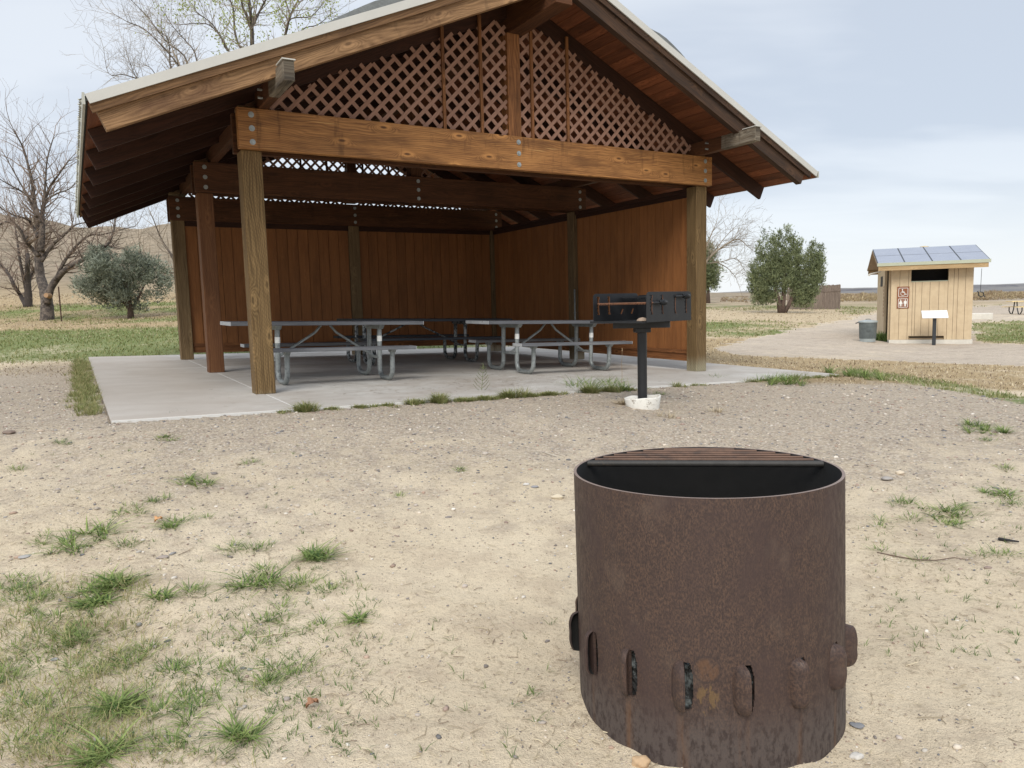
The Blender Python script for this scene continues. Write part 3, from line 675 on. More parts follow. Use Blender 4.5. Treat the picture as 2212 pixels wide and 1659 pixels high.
# rafters
TH = .29; RD = .215     # rafter bottom below roof line, depth
def slope_pts(side, xa, xb, dz): 
    return (xa, top(xa)-dz), (xb, top(xb)-dz)
def rafter(y, w, side, d0, d1, mat, name='rafter', xe=None, parent=sh, ext=0):
    # straight timber between roof-line offsets d0 (top) and d1 (bottom); plumb at the ridge, square cut tail
    xt = XL+.03 if side < 0 else XR-.02
    if xe is not None: xt = xe
    s_ = SL_L if side < 0 else SL_R
    dd = d1-d0; sh_ = dd*s_/(1+s_*s_)*(-side)*1.0
    P = [(xt, y, top(xt)-d0), (xt+sh_, y, top(xt+sh_)-d1), (XRIDGE, y, ZAP-d1), (XRIDGE, y, ZAP-d0)]
    n = (0, w, 0); mb = MB()
    # as quadbox so the grain runs along the slope
    a = [Vector(p) for p in P]; wv = Vector((0, w, 0))
    mb.quadbox([a[1], a[1]+wv, a[0]+wv, a[0], a[2], a[2]+wv, a[3]+wv, a[3]])
    return part(mb, name, mat, parent)
RY = [.06, 1.1, 2.31, 3.42, 4.55, 5.68, 6.62]
RYP = [-.11, 1.1, 2.31, 3.42, 4.55, 5.68, 6.59]
for y in [.055, 1.12, 2.27, 3.39, 4.52, 5.60, 6.50]:
    for side in (-1, 1): rafter(y, .042, side, .10, .325, M['rafter'])
for y, nm in ((YF+.045, 'barge_rafter'), (DEP+.87, 'barge_rafter')):
    for side in (-1, 1):
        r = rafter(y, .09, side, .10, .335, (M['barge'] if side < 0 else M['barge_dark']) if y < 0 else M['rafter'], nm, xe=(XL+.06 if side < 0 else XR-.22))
        if y < 0: tag(r, 'weathered tan rake rafter' if side < 0 else 'dark brown rake rafter')
for side in (-1, 1):
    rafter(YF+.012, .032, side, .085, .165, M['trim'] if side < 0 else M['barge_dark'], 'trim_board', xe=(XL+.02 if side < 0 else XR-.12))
    rafter(YF-.006, .017, side, 0.0, .088, M['rake_metal'], 'rake_flashing', xe=(XL if side < 0 else XR))
# decking boards: run front to back, stacked up the slope
DY0, DY1 = YF+.02, DEP+.95
for side in (-1, 1):
    mb = MB(); s_ = SL_L if side < 0 else SL_R; run = (XRIDGE-XL-.02) if side < 0 else (XR-XRIDGE-.02)
    nb = 34 if side < 0 else 32
    for i in range(nb):
        a = i*run/nb; bb = (i+1)*run/nb-.008
        xa = (XL+.02+a) if side < 0 else (XR-.02-a); xb = (XL+.02+bb) if side < 0 else (XR-.02-bb)
        if side > 0: xa, xb = xb, xa
        za, zb_ = top(xa)-.055, top(xb)-.055; t_ = .040
        P0 = [(xa, DY0, za-t_), (xb, DY0, zb_-t_), (xb, DY0, zb_), (xa, DY0, za)]
        mb.quadbox([(p[0], DY1, p[2]) for p in P0] + P0)
    part(mb, 'decking', M['deck'])
    # shingle sheet with a gentle hump where the shingles have lifted
    mb = MB(); nx, ny = 40, 24; base = 0
    xs_ = np.linspace(XL+.0, XRIDGE, nx) if side < 0 else np.linspace(XRIDGE, XR-.0, nx)
    ys_ = np.concatenate([YF+.013+np.array([0, .015, .03, .05, .08, .12, .2, .3, .5, .8]), np.linspace(YF+1.2, DEP+.96, ny-10)])
    def hump(x, y):
        c_ = (1.25, 1.1) if side < 0 else (5.15, 0.75)
        return ((.10 if side < 0 else .115)*math.exp(-((x-c_[0])/(.50 if side < 0 else .42))**2)+.006*math.sin(x*9)**2)*min(1, max(0, (y-YF-.013)/.05))*math.exp(-max(0, y-YF-.1)/1.2)
    vt = [(x, y, top(x)-.012+hump(x, y)) for x in xs_ for y in ys_]
    vb = [(x, y, top(x)-.054) for x in xs_ for y in ys_]
    mb.v = vt+vb; n_ = nx*ny
    for i in range(nx-1):
        for j in range(ny-1):
            q = i*ny+j
            mb.f.append((q, q+ny, q+ny+1, q+1)); mb.f.append((n_+q, n_+q+1, n_+q+ny+1, n_+q+ny)); mb.m += [0, 0]; mb.uv += [[(0, 0)]*4]*2
    for j in range(ny-1):
        for i in (0, nx-1):
            q = i*ny+j; mb.f.append((q, q+1, n_+q+1, n_+q)); mb.m.append(0); mb.uv.append([(0, 0)]*4)
    for i in range(nx-1):
        for j in (0, ny-1):
            q = i*ny+j; mb.f.append((q, q+ny, n_+q+ny, n_+q)); mb.m.append(0); mb.uv.append([(0, 0)]*4)
    part(mb, 'shingles', M['shingle'])
mb = MB()
mb.box(XL-.022, XL-.001, YF-.006, DEP+.96, ZEL-.085, ZEL+.012, 'y')
y = YF+.15
while y < DEP+.9:                         # curled shingle tips along the eave
    h = rnd.uniform(.006, .022); mb.prism([(XL-.045, y, ZEL-.012), (XL-.028, y+.05, ZEL-.02), (XL-.022, y, ZEL+.0)], (0, .03, .004)); 
    if rnd.random() < .45: mb.prism([(XL-.022, y, ZEL-.03), (XL-.022, y+.02, ZEL-.03), (XL-.052, y+.02, ZEL-.02+h)], (.004, .004, .012))
    y += .085
tag(part(mb, 'eave_flashing', M['eave_metal']), 'grey metal eave edge with curled shingle tips')
mb = MB(); mb.box(XR+.001, XR+.02, YF-.006, DEP+.96, ZER-.085, ZER+.005, 'y'); part(mb, 'eave_flashing', M['eave_metal'])
# post blocks standing on the beams under the rafters
for i, y in enumerate(FR):
    for x0_ in (.0, W-PWD):
        if i and x0_: continue
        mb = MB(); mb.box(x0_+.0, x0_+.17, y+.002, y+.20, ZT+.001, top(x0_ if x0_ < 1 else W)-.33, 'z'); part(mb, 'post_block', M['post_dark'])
# lattice gables
def clipseg(P, Dv, planes):
    t0, t1 = -20., 20.
    for (a, b, c) in planes:             # keep a*x+b*z <= c
        den = a*Dv[0]+b*Dv[1]; num = c-(a*P[0]+b*P[1])
        if abs(den) < 1e-9:
            if num < 0: return None
        elif den > 0: t1 = min(t1, num/den)
        else: t0 = max(t0, num/den)
    return (t0, t1) if t1-t0 > .03 else None
def lattice(y, xa, xb, jag=.03, name='lattice_panel', zb_=0):
    mb = MB(); sp = .127; w = .043; rr_ = random.Random(int(xa*100)+3)
    for layer, sg in ((0, 1), (1, -1)):
        Dv = (math.sqrt(.5), sg*math.sqrt(.5)); N = (-Dv[1], Dv[0])
        for k in range(-90, 91):
            P = (3.4+N[0]*sp*k, 3.4+N[1]*sp*k)
            j = rr_.uniform(-jag, jag)
            pl = [(-1, 0, -xa), (1, 0, xb), (0, -1, -(ZT-.02+zb_)),
                  (-SL_L, 1, ZEL-SL_L*XL-.335+j), (SL_R, 1, ZER+SL_R*XR-.335+j)]
            c = clipseg(P, Dv, pl)
            if not c: continue
            yy = y+.004+layer*.009
            mb.board((P[0]+Dv[0]*c[0], yy, P[1]+Dv[1]*c[0]), (P[0]+Dv[0]*c[1], yy, P[1]+Dv[1]*c[1]), .008, w, (N[0], 0, N[1]))
    return part(mb, name, M['lattice'])
for y in (.03, DEP-.06):
    for a, b in ((.34, 3.27), (3.46, 6.40)): lattice(y, a, b, .035, zb_=0 if y < 1 else DZB[2])
for bx in (2.385, 2.896, 3.634, 4.188):
    for y in (.010, DEP-.09):
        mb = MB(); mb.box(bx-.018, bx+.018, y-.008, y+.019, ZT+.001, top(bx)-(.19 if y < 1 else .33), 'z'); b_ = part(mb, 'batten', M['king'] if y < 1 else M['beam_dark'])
# side and back walls: vertical planks, rails and sill boards, open gap under them
def wall(along, fixed, a0, a1, z0f, z1f, name):
    """along 'x' (back wall, fixed Y) or 'y' (right wall, fixed X)"""
    nb = int(round((a1-a0)/.203)); mbp = MB(); mbs = MB()
    for i in range(nb):
        p0 = a0+(a1-a0)*i/nb; p1 = a0+(a1-a0)*(i+1)/nb-.008
        z0 = z0f(p0); z1 = z1f(p0)
        if along == 'x': mbp.box(p0, p1, fixed, fixed+.016, z0+.16, z1-.12, 'z')
        else: mbp.box(fixed-.016, fixed, p0, p1, z0+.16, z1-.12, 'z')
    if along == 'x': mbp.box(a0, a1, fixed+.0265, fixed+.03, z0f(a1)+.17, z1f(a0)-.13, 'z', 1)
    else: mbp.box(fixed+.0105, fixed+.016, a0, a1, z0f(a0)+.17, z1f(a0)-.13, 'z', 1)
    part(mbp, name, [M['siding'], M['groove']])
    for k, (dz0, dz1, off) in enumerate(((.0, .115, -.012), (.117, .17, -.03))):
        mb = MB()
        if along == 'x': mb.quadbox([(a0, fixed+off-.0, z0f(a0)+dz0), (a0, fixed+.04, z0f(a0)+dz0), (a0, fixed+.04, z0f(a0)+dz1), (a0, fixed+off, z0f(a0)+dz1), (a1, fixed+off, z0f(a1)+dz0), (a1, fixed+.04, z0f(a1)+dz0), (a1, fixed+.04, z0f(a1)+dz1), (a1, fixed+off, z0f(a1)+dz1)])
        else: mb.quadbox([(fixed+.04, a0, z0f(a0)+dz0), (fixed-.016+off, a0, z0f(a0)+dz0), (fixed-.016+off, a0, z0f(a0)+dz1), (fixed+.04, a0, z0f(a0)+dz1), (fixed+.04, a1, z0f(a1)+dz0), (fixed-.016+off, a1, z0f(a1)+dz0), (fixed-.016+off, a1, z0f(a1)+dz1), (fixed+.04, a1, z0f(a1)+dz1)])
        part(mb, 'sill_board', M['sill'])
    for dz0, dz1, off in ((-.13, -.055, -.022), (-.053, .0, -.045)):
        mb = MB()
        if along == 'x': mb.box(a0, a1, fixed+off, fixed+.035, z1f(a0)+dz0, z1f(a0)+dz1, 'x')
        else: mb.box(fixed-.016+off, fixed+.035, a0, a1, z1f(a0)+dz0, z1f(a0)+dz1, 'y')
        part(mb, 'top_rail', M['rafter'])
gapf = .15
WX = W-.12; WY = FR[2]+.06
wall('y', WX, PWD+.001, FR[1]-.001, lambda s: slabz(W, s)+gapf, lambda s: ZB-.005, 'wall_panel')
wall('y', WX, FR[1]+PWD+.001, FR[2]-.001, lambda s: slabz(W, s)+gapf, lambda s: ZB-.005, 'wall_panel')
wall('x', WY, PWD+.001, W/2-PWD/2-.001, lambda s: slabz(s, WY)+gapf-.03, lambda s: ZB-.005, 'wall_panel')
wall('x', WY, W/2+PWD/2+.001, W-PWD-.001, lambda s: slabz(s, WY)+gapf, lambda s: ZB-.005, 'wall_panel')
# steel conduit on the middle post of the right wall
mb = MB(); mb.tube([(W-PWD-.02, FR[1]-.03, slabz(W, 3)+.0), (W-PWD-.02, FR[1]-.03, 1.15)], .016, 8); mb.tube([(W-PWD-.02, FR[1]-.03, .70), (W-PWD-.02, FR[1]-.03, .73)], .022, 8)
part(mb, 'conduit', M['galv'], smooth=True)

# ------------------------------------------------------------------ picnic tables
def make_table(name, X, Y, top0, top1, b0, b1, feet, mats, label, worn=False, rz=0.):
    plank, endm, steel = mats
    th = empty(name, F2W(X, Y, slabz(X, Y)), YAW+rz, label, 'picnic table', 'metal-legged picnic tables under the shelter')
    th.rotation_euler = (math.asin(.0085), math.asin(.0297), YAW+rz)
    def planks(x0, x1, ys, z, t_, nm):
        mb = MB()
        for (ya, yb) in ys:
            mb.box(x0+.008, x1-.008, ya, yb, z-t_, z, 'x', 0)
            mb.box(x0, x0+.0078, ya-.001, yb+.001, z-t_-.001, z+.001, 'x', 1); mb.box(x1-.0078, x1, ya-.001, yb+.001, z-t_-.001, z+.001, 'x', 1)
        return mb.build(nm, [plank, endm], th, bevel=.004)
    wt = .72; nb = 3; ys = [(-wt/2+i*wt/nb+.003, -wt/2+(i+1)*wt/nb-.003) for i in range(nb)]
    planks(top0, top1, ys, .765, .045, 'tabletop')
    for s in (-1, 1): planks(b0, b1, [(s*.68-.12, s*.68+.12)], .455, .04, 'bench')
    r = .032
    for fx in feet:
        for s in (-1, 1):
            y0, y1 = s*.20, s*.66; rc = .13; pts = [(fx, y0, .715)]
            pts.append((fx, y0, r+rc))
            for k in range(1, 7): a = k*math.pi/12; pts.append((fx, y0+s*rc*(1-math.cos(a)), r+rc-rc*math.sin(a)))
            pts.append((fx, (y0+y1)/2, r))
            for k in range(0, 7): a = k*math.pi/12; pts.append((fx, y1-s*rc*(1-math.sin(a)), r+rc-rc*math.cos(a)))
            pts.append((fx, y1, .41))
            mb = MB(); mb.tube(pts, r, 12); leg = mb.build('leg', steel, th, smooth='auto')
            mb = MB(); mb.prism([(fx-.03, y1-.07, .414), (fx-.03, y1+.08, .414), (fx-.03, y1+.04, .375), (fx-.03, y1-.03, .375)], (.06, 0, 0)); mb.build('seat_bracket', steel, leg)
            if not worn and s*1 < 0:
                mb = MB(); mb.lathe([(r+.0015, .50), (r+.0015, .575)], 14, (fx, y0, 0)); mb.build('sticker', M['decal'], leg)
        mb = MB(); mb.prism([(fx-.035, -.31, .72), (fx-.035, .31, .72), (fx-.035, .25, .665), (fx-.035, -.25, .665)], (.07, 0, 0)); mb.build('top_bracket', steel, th)
        mb = MB(); mb.box(fx-.02, fx+.02, -.20, .20, .27, .30, 'y'); mb.build('cross_bar', steel, th)
    mid = (feet[0]+feet[-1])/2
    for fx, s in ((feet[0], -1), (feet[-1], 1)):
        mb = MB(); mb.tube([(fx-s*.01, 0, .29), (mid+s*.30*(abs(fx-mid)-.2), 0, .62), (mid+s*.06, 0, .715)], .017, 8); mb.build('brace', steel, th, smooth='auto')
    return th
G = (M['plank_grey'], M['plank_end'], M['galv'])
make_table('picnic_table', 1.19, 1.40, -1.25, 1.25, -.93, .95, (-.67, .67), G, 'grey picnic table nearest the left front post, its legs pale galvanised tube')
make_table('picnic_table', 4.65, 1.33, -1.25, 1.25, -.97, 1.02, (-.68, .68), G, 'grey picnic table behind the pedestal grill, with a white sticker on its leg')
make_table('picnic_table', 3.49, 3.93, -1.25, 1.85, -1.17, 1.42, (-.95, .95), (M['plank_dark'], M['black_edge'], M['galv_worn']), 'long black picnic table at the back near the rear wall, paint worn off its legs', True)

# ------------------------------------------------------------------ fire ring
RC = Vector((.585, 2.247, .381)); RR = .40
ringr = empty('fire_ring', (RC.x, RC.y, gz(RC.x, RC.y)), 0, 'tall rusty steel fire ring with louvred air vents standing on the sand', 'fire ring')
axv = Vector((-.0111, .0294, 1)).normalized()
q = Vector((0, 0, 1)).rotation_difference(axv)
RM = Matrix.Translation(RC - ringr.location) @ q.to_matrix().to_4x4()     # local frame: rim centre, z along axis
HGT = .86; VA = [R(-2.2+22.5*k) for k in range(16)]; VH = -.507; VHH = .066
# wall as a fine grid with holes for the slots; angle measured from -Y towards +X
nth, nz = 960, 150; TW = .0085
def cylp(a, z, r=RR): return Vector((r*math.sin(a), -r*math.cos(a), z))
def slot(a, z):
    for va in VA:
        d = (a-va+math.pi) % (2*math.pi)-math.pi
        w = (.010 + .014*max(0, 1-((z-VH)/VHH)**2)**.5)/RR
        if abs(z-VH) < VHH*.98 and .019/RR - .0 < d+.006/RR < .019/RR+w: return True
    return False
mb = MB(); vid = {}
zv = [-HGT*j/nz for j in range(nz+1)]
def vv(i, j, inner):
    key = (i % nth, j, inner)
    if key not in vid:
        vid[key] = len(mb.v); mb.v.append(tuple(RM @ cylp(2*math.pi*i/nth-math.pi, zv[j]-(.0015 if j == 0 else 0)*0, RR-(TW if inner else 0))))
    return vid[key]
hole = [[slot(2*math.pi*(i+.5)/nth-math.pi, (zv[j]+zv[j+1])/2) for j in range(nz)] for i in range(nth)]
def uvq(i, j): return (RR*(2*math.pi*i/nth-math.pi), zv[j])
for i in range(nth):
    for j in range(nz):
        if hole[i][j]: continue
        mb.f.append((vv(i, j, 0), vv(i, j+1, 0), vv(i+1, j+1, 0), vv(i+1, j, 0))); mb.m.append(0); mb.uv.append([uvq(i, j), uvq(i, j+1), uvq(i+1, j+1), uvq(i+1, j)])
        mb.f.append((vv(i, j, 1), vv(i+1, j, 1), vv(i+1, j+1, 1), vv(i, j+1, 1))); mb.m.append(1); mb.uv.append([uvq(i, j)]*4)
        for (ii, jj, e0, e1) in ((i-1, j, (i, j), (i, j+1)), (i+1, j, (i+1, j+1), (i+1, j)), (i, j-1, (i+1, j), (i, j)), (i, j+1, (i, j+1), (i+1, j+1))):
            op = (jj < 0) or (jj >= nz) or (hole[ii % nth][jj])
            if op:
                mb.f.append((vv(*e0, 0), vv(*e0, 1), vv(*e1, 1), vv(*e1, 0)) if False else (vv(*e1, 0), vv(*e1, 1), vv(*e0, 1), vv(*e0, 0))); mb.m.append(2 if jj < 0 else 0); mb.uv.append([uvq(*e1), uvq(*e1), uvq(*e0), uvq(*e0)])
ro = mb.build('ring_wall', [M['ring'], M['soot'], M['ring_rim']], ringr); ro.data.polygons.foreach_set('use_smooth', [True]*len(ro.data.polygons)); ro.data.set_sharp_from_angle(angle=R(40))
# pushed-out louvres
for va in VA:
    mb = MB(); nu, nv_ = 14, 20; g_ = []; jit = rnd.uniform(-.002, .002); hh = VHH*rnd.uniform(.97, 1.08)
    for layer in (0, 1):
        for iv in range(nv_+1):
            s = -1+2*iv/nv_; row = []
            e = max(0., 1-abs(s)**4.5)**.5
            for iu in range(nu+1):
                t_ = iu/nu
                wl = -.023*(e*.6+.4*(1-s*s)**.5); wr = .010+.009*e
                arc = wl+(wr-wl)*t_
                lift = (.004+(.037+jit)*e*(t_**.75)*(1-.25*max(0, t_-.7)/.3)) * min(1, t_*6+.0) if e > 0 else 0
                wob = .0006*math.sin(s*9+va*5)
                p = cylp(va+arc/RR, VH+s*hh, RR-.002+lift+wob-(.005 if layer else 0)*(1 if lift > .004 else .3))
                row.append(len(mb.v)); mb.v.append(tuple(RM @ p))
            g_.append(row)
    n1_ = nv_+1
    def uvl(iu, s_): return (RR*va-.02+.04*iu/nu, VH+s_*hh)
    for L in (0, 1):
        for iv in range(nv_):
            for iu in range(nu):
                a_, b_, c_, d_ = g_[L*n1_+iv][iu], g_[L*n1_+iv][iu+1], g_[L*n1_+iv+1][iu+1], g_[L*n1_+iv+1][iu]
                mb.f.append((a_, b_, c_, d_) if L == 0 else (d_, c_, b_, a_)); mb.m.append(0 if L == 0 else 1)
                mb.uv.append([uvl(iu, -1+2*iv/nv_)]*4 if L else [uvl(iu, -1+2*iv/nv_), uvl(iu+1, -1+2*iv/nv_), uvl(iu+1, -1+2*(iv+1)/nv_), uvl(iu, -1+2*(iv+1)/nv_)])
    for iv in range(nv_):
        mb.f.append((g_[iv][nu], g_[n1_+iv][nu], g_[n1_+iv+1][nu], g_[iv+1][nu])); mb.m.append(0); mb.uv.append([uvl(nu, 0)]*4)
    mb.build('air_vent', [M['ring'], M['soot']], ringr, smooth='auto')
# cooking grate across the back half
GA = R(-12); gd = Vector((math.cos(GA), math.sin(GA), 0)); gn = Vector((-math.sin(GA), math.cos(GA), 0))
mb = MB(); grm = empty('grate', (0, 0, 0)); grm.parent = ringr
for k, dist in enumerate([.128, .176, .219, .262, .303, .342, .374]):
    half = math.sqrt(max(.001, (RR-TW+.002)**2-dist**2)); zb0_ = -.010 if k == 0 else -.0052; rr_ = .0105 if k == 0 else .0046
    mb = MB(); mb.tube([RM @ (gn*dist-gd*half+Vector((0, 0, zb0_))), RM @ (gn*dist+gd*half+Vector((0, 0, zb0_)))], rr_, 12)
    mb.build('grate_bar', M['soot_steel'] if k == 0 else M['grate'], grm, smooth='auto')
# ash and charcoal inside
nA = 60; V_ = []; F_ = []
for i in range(nA):
    for j in range(nA):
        x = (-1+2*i/(nA-1)); y_ = (-1+2*j/(nA-1)); r_ = max(abs(x), abs(y_)); 
        ang = math.atan2(y_, x); rad = r_*(RR-TW-.001); p = Vector((rad*math.cos(ang), rad*math.sin(ang), -.475 + .018*math.sin(x*23+y_*11)+.014*math.sin(y_*31-x*7) + rnd.uniform(-.012, .012)+.03*r_))
        V_.append(tuple(RM @ p))
for i in range(nA-1):
    for j in range(nA-1): F_.append((i*nA+j, (i+1)*nA+j, (i+1)*nA+j+1, i*nA+j+1))
me = MB(); me.v = V_; me.f = F_; me.m = [0]*len(F_); me.uv = [[(0, 0)]*4 for _ in F_]
base_ = len(me.v); nc_ = 220; nh_ = 16
for j in range(nh_+1):
    for i in range(nc_):
        a = 2*math.pi*i/nc_; me.v.append(tuple(RM @ cylp(a, -.455-.24*j/nh_, RR-TW-.012+rnd.uniform(-.009, .006))))
for j in range(nh_):
    for i in range(nc_):
        q0 = base_+j*nc_+i; q1 = base_+j*nc_+(i+1) % nc_; me.f.append((q0, q0+nc_, q1+nc_, q1)); me.m.append(0); me.uv.append([(0, 0)]*4)
ash = me.build('ash_bed', M['charcoal'], ringr); tag(ash, 'charcoal and ash inside the ring')

# ------------------------------------------------------------------ pedestal grill
gl = Vector((1.276, 7.207, 0)); GZ = gz(gl.x, gl.y); gl.z = GZ
gr = empty('pedestal_grill', gl, 0, 'black steel park grill on a round post in front of the shelter', 'grill')
mb = MB(); mb.tube([(0, 0, -.1), (0, 0, .735)], .046, 20); part(mb, 'post', M['blackpaint'], gr, smooth='auto')
# box: near corner towards the camera, plates with adjustment slots
GT = R(40); pu = Vector((math.cos(GT), math.sin(GT), 0)); pv = Vector((-math.sin(GT), math.cos(GT), 0))
a_, b_, hb = .66, .66, .275; z0 = .845
Np = -pu*(a_/2)-pv*(b_/2)+Vector((0, 0, 0))
def plate(org, u_, w_, h_, slots, name, tk=.006, notch=True):
    """steel plate standing on org, along u_, with stepped slots cut through: grid with holes removed"""
    nrm = u_.cross(Vector((0, 0, 1))).normalized(); nx_, nz_ = 110, 48; mb = MB(); ids = {}
    def isin(x, z):
        rc = .035   # rounded top corners
        if z > h_-rc and (x < rc or x > w_-rc):
            cx = rc if x < rc else w_-rc
            if (x-cx)**2+(z-(h_-rc))**2 > rc*rc: return False
        for (sx, za, zb_, kind) in slots:
            if za < z < zb_:
                if kind == 'step':
                    ph = ((z-za)/.033) % 1; off = (.008*ph) + (.010 if z < za+.03 else 0)*(1-(z-za)/.03)
                    if abs(x-sx-off+.004) < .016-.008*ph+ (.004 if zb_-z < .03 else 0): return False
                else:
                    if abs(x-sx-(z-za)*.5) < .009: return False
        return True
    def vid_(i, j, k):
        if (i, j, k) not in ids:
            ids[(i, j, k)] = len(mb.v); p = org+u_*(w_*i/nx_)+Vector((0, 0, h_*j/nz_))+nrm*(tk/2 if k else -tk/2); mb.v.append(tuple(p))
        return ids[(i, j, k)]
    ok = [[isin(w_*(i+.5)/nx_, h_*(j+.5)/nz_) for j in range(nz_)] for i in range(nx_)]
    for i in range(nx_):
        for j in range(nz_):
            if not ok[i][j]: continue
            mb.f.append((vid_(i, j, 1), vid_(i+1, j, 1), vid_(i+1, j+1, 1), vid_(i, j+1, 1))); mb.f.append((vid_(i, j, 0), vid_(i, j+1, 0), vid_(i+1, j+1, 0), vid_(i+1, j, 0)))
            mb.m += [0, 0]; mb.uv += [[(0, 0)]*4]*2
            for di, dj, e in ((-1, 0, ((i, j), (i, j+1))), (1, 0, ((i+1, j), (i+1, j+1))), (0, -1, ((i, j), (i+1, j))), (0, 1, ((i, j+1), (i+1, j+1)))):
                ii, jj = i+di, j+dj
                if ii < 0 or jj < 0 or ii >= nx_ or jj >= nz_ or not ok[ii][jj]:
                    mb.f.append((vid_(*e[0], 0), vid_(*e[1], 0), vid_(*e[1], 1), vid_(*e[0], 1))); mb.m.append(1 if (0 < ii < nx_ and 0 < jj < nz_-1) else 0); mb.uv.append([(0, 0)]*4)
    return mb.build(name, [M['blackpaint'], M['rust']], gr)
sl4 = [(.066, .07, .245, 'step'), (.22, .07, .245, 'step'), (.41, .07, .245, 'step'), (.575, .07, .245, 'step')]
plate(Np+Vector((0, 0, z0)), pu, a_, hb, sl4, 'side_plate')
plate(Np+pv*b_+Vector((0, 0, z0)), pu, a_, hb, sl4[:2]+[(.40, .07, .12, 'slant'), (.56, .07, .12, 'slant')], 'side_plate')
plate(Np+pu*a_+Vector((0, 0, z0)), pv, b_, hb-.02, [], 'back_plate')
mb = MB(); P = [Np+pu*.0, Np+pu*a_, Np+pu*a_+pv*b_, Np+pv*b_]; mb.prism([Vector((p.x, p.y, z0-.002)) for p in P], (0, 0, .006)); part(mb, 'fire_pan', M['blackpaint'], gr)
# front lip of the pan, pale where the paint has worn
mb = MB(); o_ = Np-pu*.03; mb.board(o_+pv*.01+Vector((0, 0, z0-.004)), o_+pv*(b_-.01)+Vector((0, 0, z0-.004)), .06, .006); mb.board(o_-pu*.028+pv*.01+Vector((0, 0, z0+.004)), o_-pu*.028+pv*(b_-.01)+Vector((0, 0, z0+.004)), .006, .014); part(mb, 'pan_lip', M['blackpaint'], gr)
mb = MB(); mb.board(-pu*.0-pv*.0+Vector((-.26, .06, z0-.035)), Vector((.26, -.06, z0-.035)), .30, .055); part(mb, 'pan_support', M['blackpaint'], gr)
mb = MB(); mb.box(-.075, .075, -.07, .07, .735, .782, 'z'); part(mb, 'mount_bracket', M['blackpaint'], gr, bevel=.006)
# two swing grates on rods with coil handles
for gi, (oa, ob, zz_) in enumerate(((.066, .22, .176), (.41, .575, .23))):
    z_ = z0+zz_; mb = MB()
    for oo in (oa, ob):
        mb.tube([Np+pu*oo-pv*.02+Vector((0, 0, z_)), Np+pu*oo+pv*(b_+.015)+Vector((0, 0, z_))], .007, 8)
    for k in range(19):
        f = .03+.60*k/18
        mb.tube([Np+pu*(oa-.02)+pv*f+Vector((0, 0, z_-.010)), Np+pu*(ob+.02)+pv*f+Vector((0, 0, z_-.010))], .005, 6)
    mb.build('cooking_grate', M['rust'] if gi == 0 else M['blackpaint'], gr, smooth='auto')
    h0 = Np+pu*oa-pv*.02+Vector((0, 0, z_)); hd = (pu*.8-pv*.6).normalized()
    h0 = Np+pu*oa+Vector((0, 0, z_)); out = -pv
    mb = MB(); P0 = h0+out*.012; P1 = P0+(out*.25+pu*.97).normalized()*.17
    mb.tube([h0-out*.02, P0, P0+(P1-P0)*.15, P1], .008, 8)
    dirc = (P1-P0).normalized(); s1 = dirc.cross(Vector((0, 0, 1))).normalized(); s2 = s1.cross(dirc)
    coil = []
    for k in range(66):
        f = k/65; an = f*2*math.pi*5.5; coil.append(P0+(P1-P0)*(.50+.48*f)+(s1*math.cos(an)+s2*math.sin(an))*(.023*math.sin(math.pi*min(1, max(.12, f)))**.35))
    mb.tube(coil, .0055, 6); mb.build('coil_handle', M['blackpaint'], gr, smooth='auto')
mb = MB(); st_ = []
for k in range(9):
    a = k/8*math.pi; st_.append(Np+pu*.03+pv*(.06)+Vector((0, 0, z0+.01)))
V0 = Np+pu*.05+pv*.09+Vector((0, 0, z0+.012)); mb.lathe([(.055, 0), (.05, .012), (.03, .026), (.004, .032)], 14, tuple(V0)); part(mb, 'ash_lump', plain('pale_ash', (.30, .22, .16), .95), gr, smooth=True)
# whitewashed collar round the foot of the post
mb = MB(); nA_ = 40; pr_ = []
for k in range(nA_):
    a = 2*math.pi*k/nA_; w1 = 1+.02*math.sin(3*a+1)+.008*math.sin(7*a); tp = .105+.012*math.sin(a+2)+.004*math.sin(3*a+1)+.002*math.sin(7*a)
    pr_.append([(.150*w1, -.06), (.158*w1, .0), (.172*w1, tp-.012), (.170*w1, tp), (.158*w1, tp-.002), (.15*w1, .055)])
for k in range(nA_):
    a = 2*math.pi*k/nA_
    for (r_, z_) in pr_[k]: mb.v.append((r_*math.cos(a)*1.03, r_*math.sin(a), z_))
for k in range(nA_):
    for j in range(5):
        q0 = k*6+j; q1 = ((k+1) % nA_)*6+j; mb.f.append((q0, q1, q1+1, q0+1)); mb.m.append(0); mb.uv.append([(0, 0)]*4)
part(mb, 'collar', M['collar'], gr, smooth=True)
mb = MB(); mb.lathe([(.165, .045), (.1, .055), (.0, .06)], 24); part(mb, 'collar_fill', plain('collar_dirt', (.33, .27, .2), .95, 0, .2, 60), gr, smooth=True)

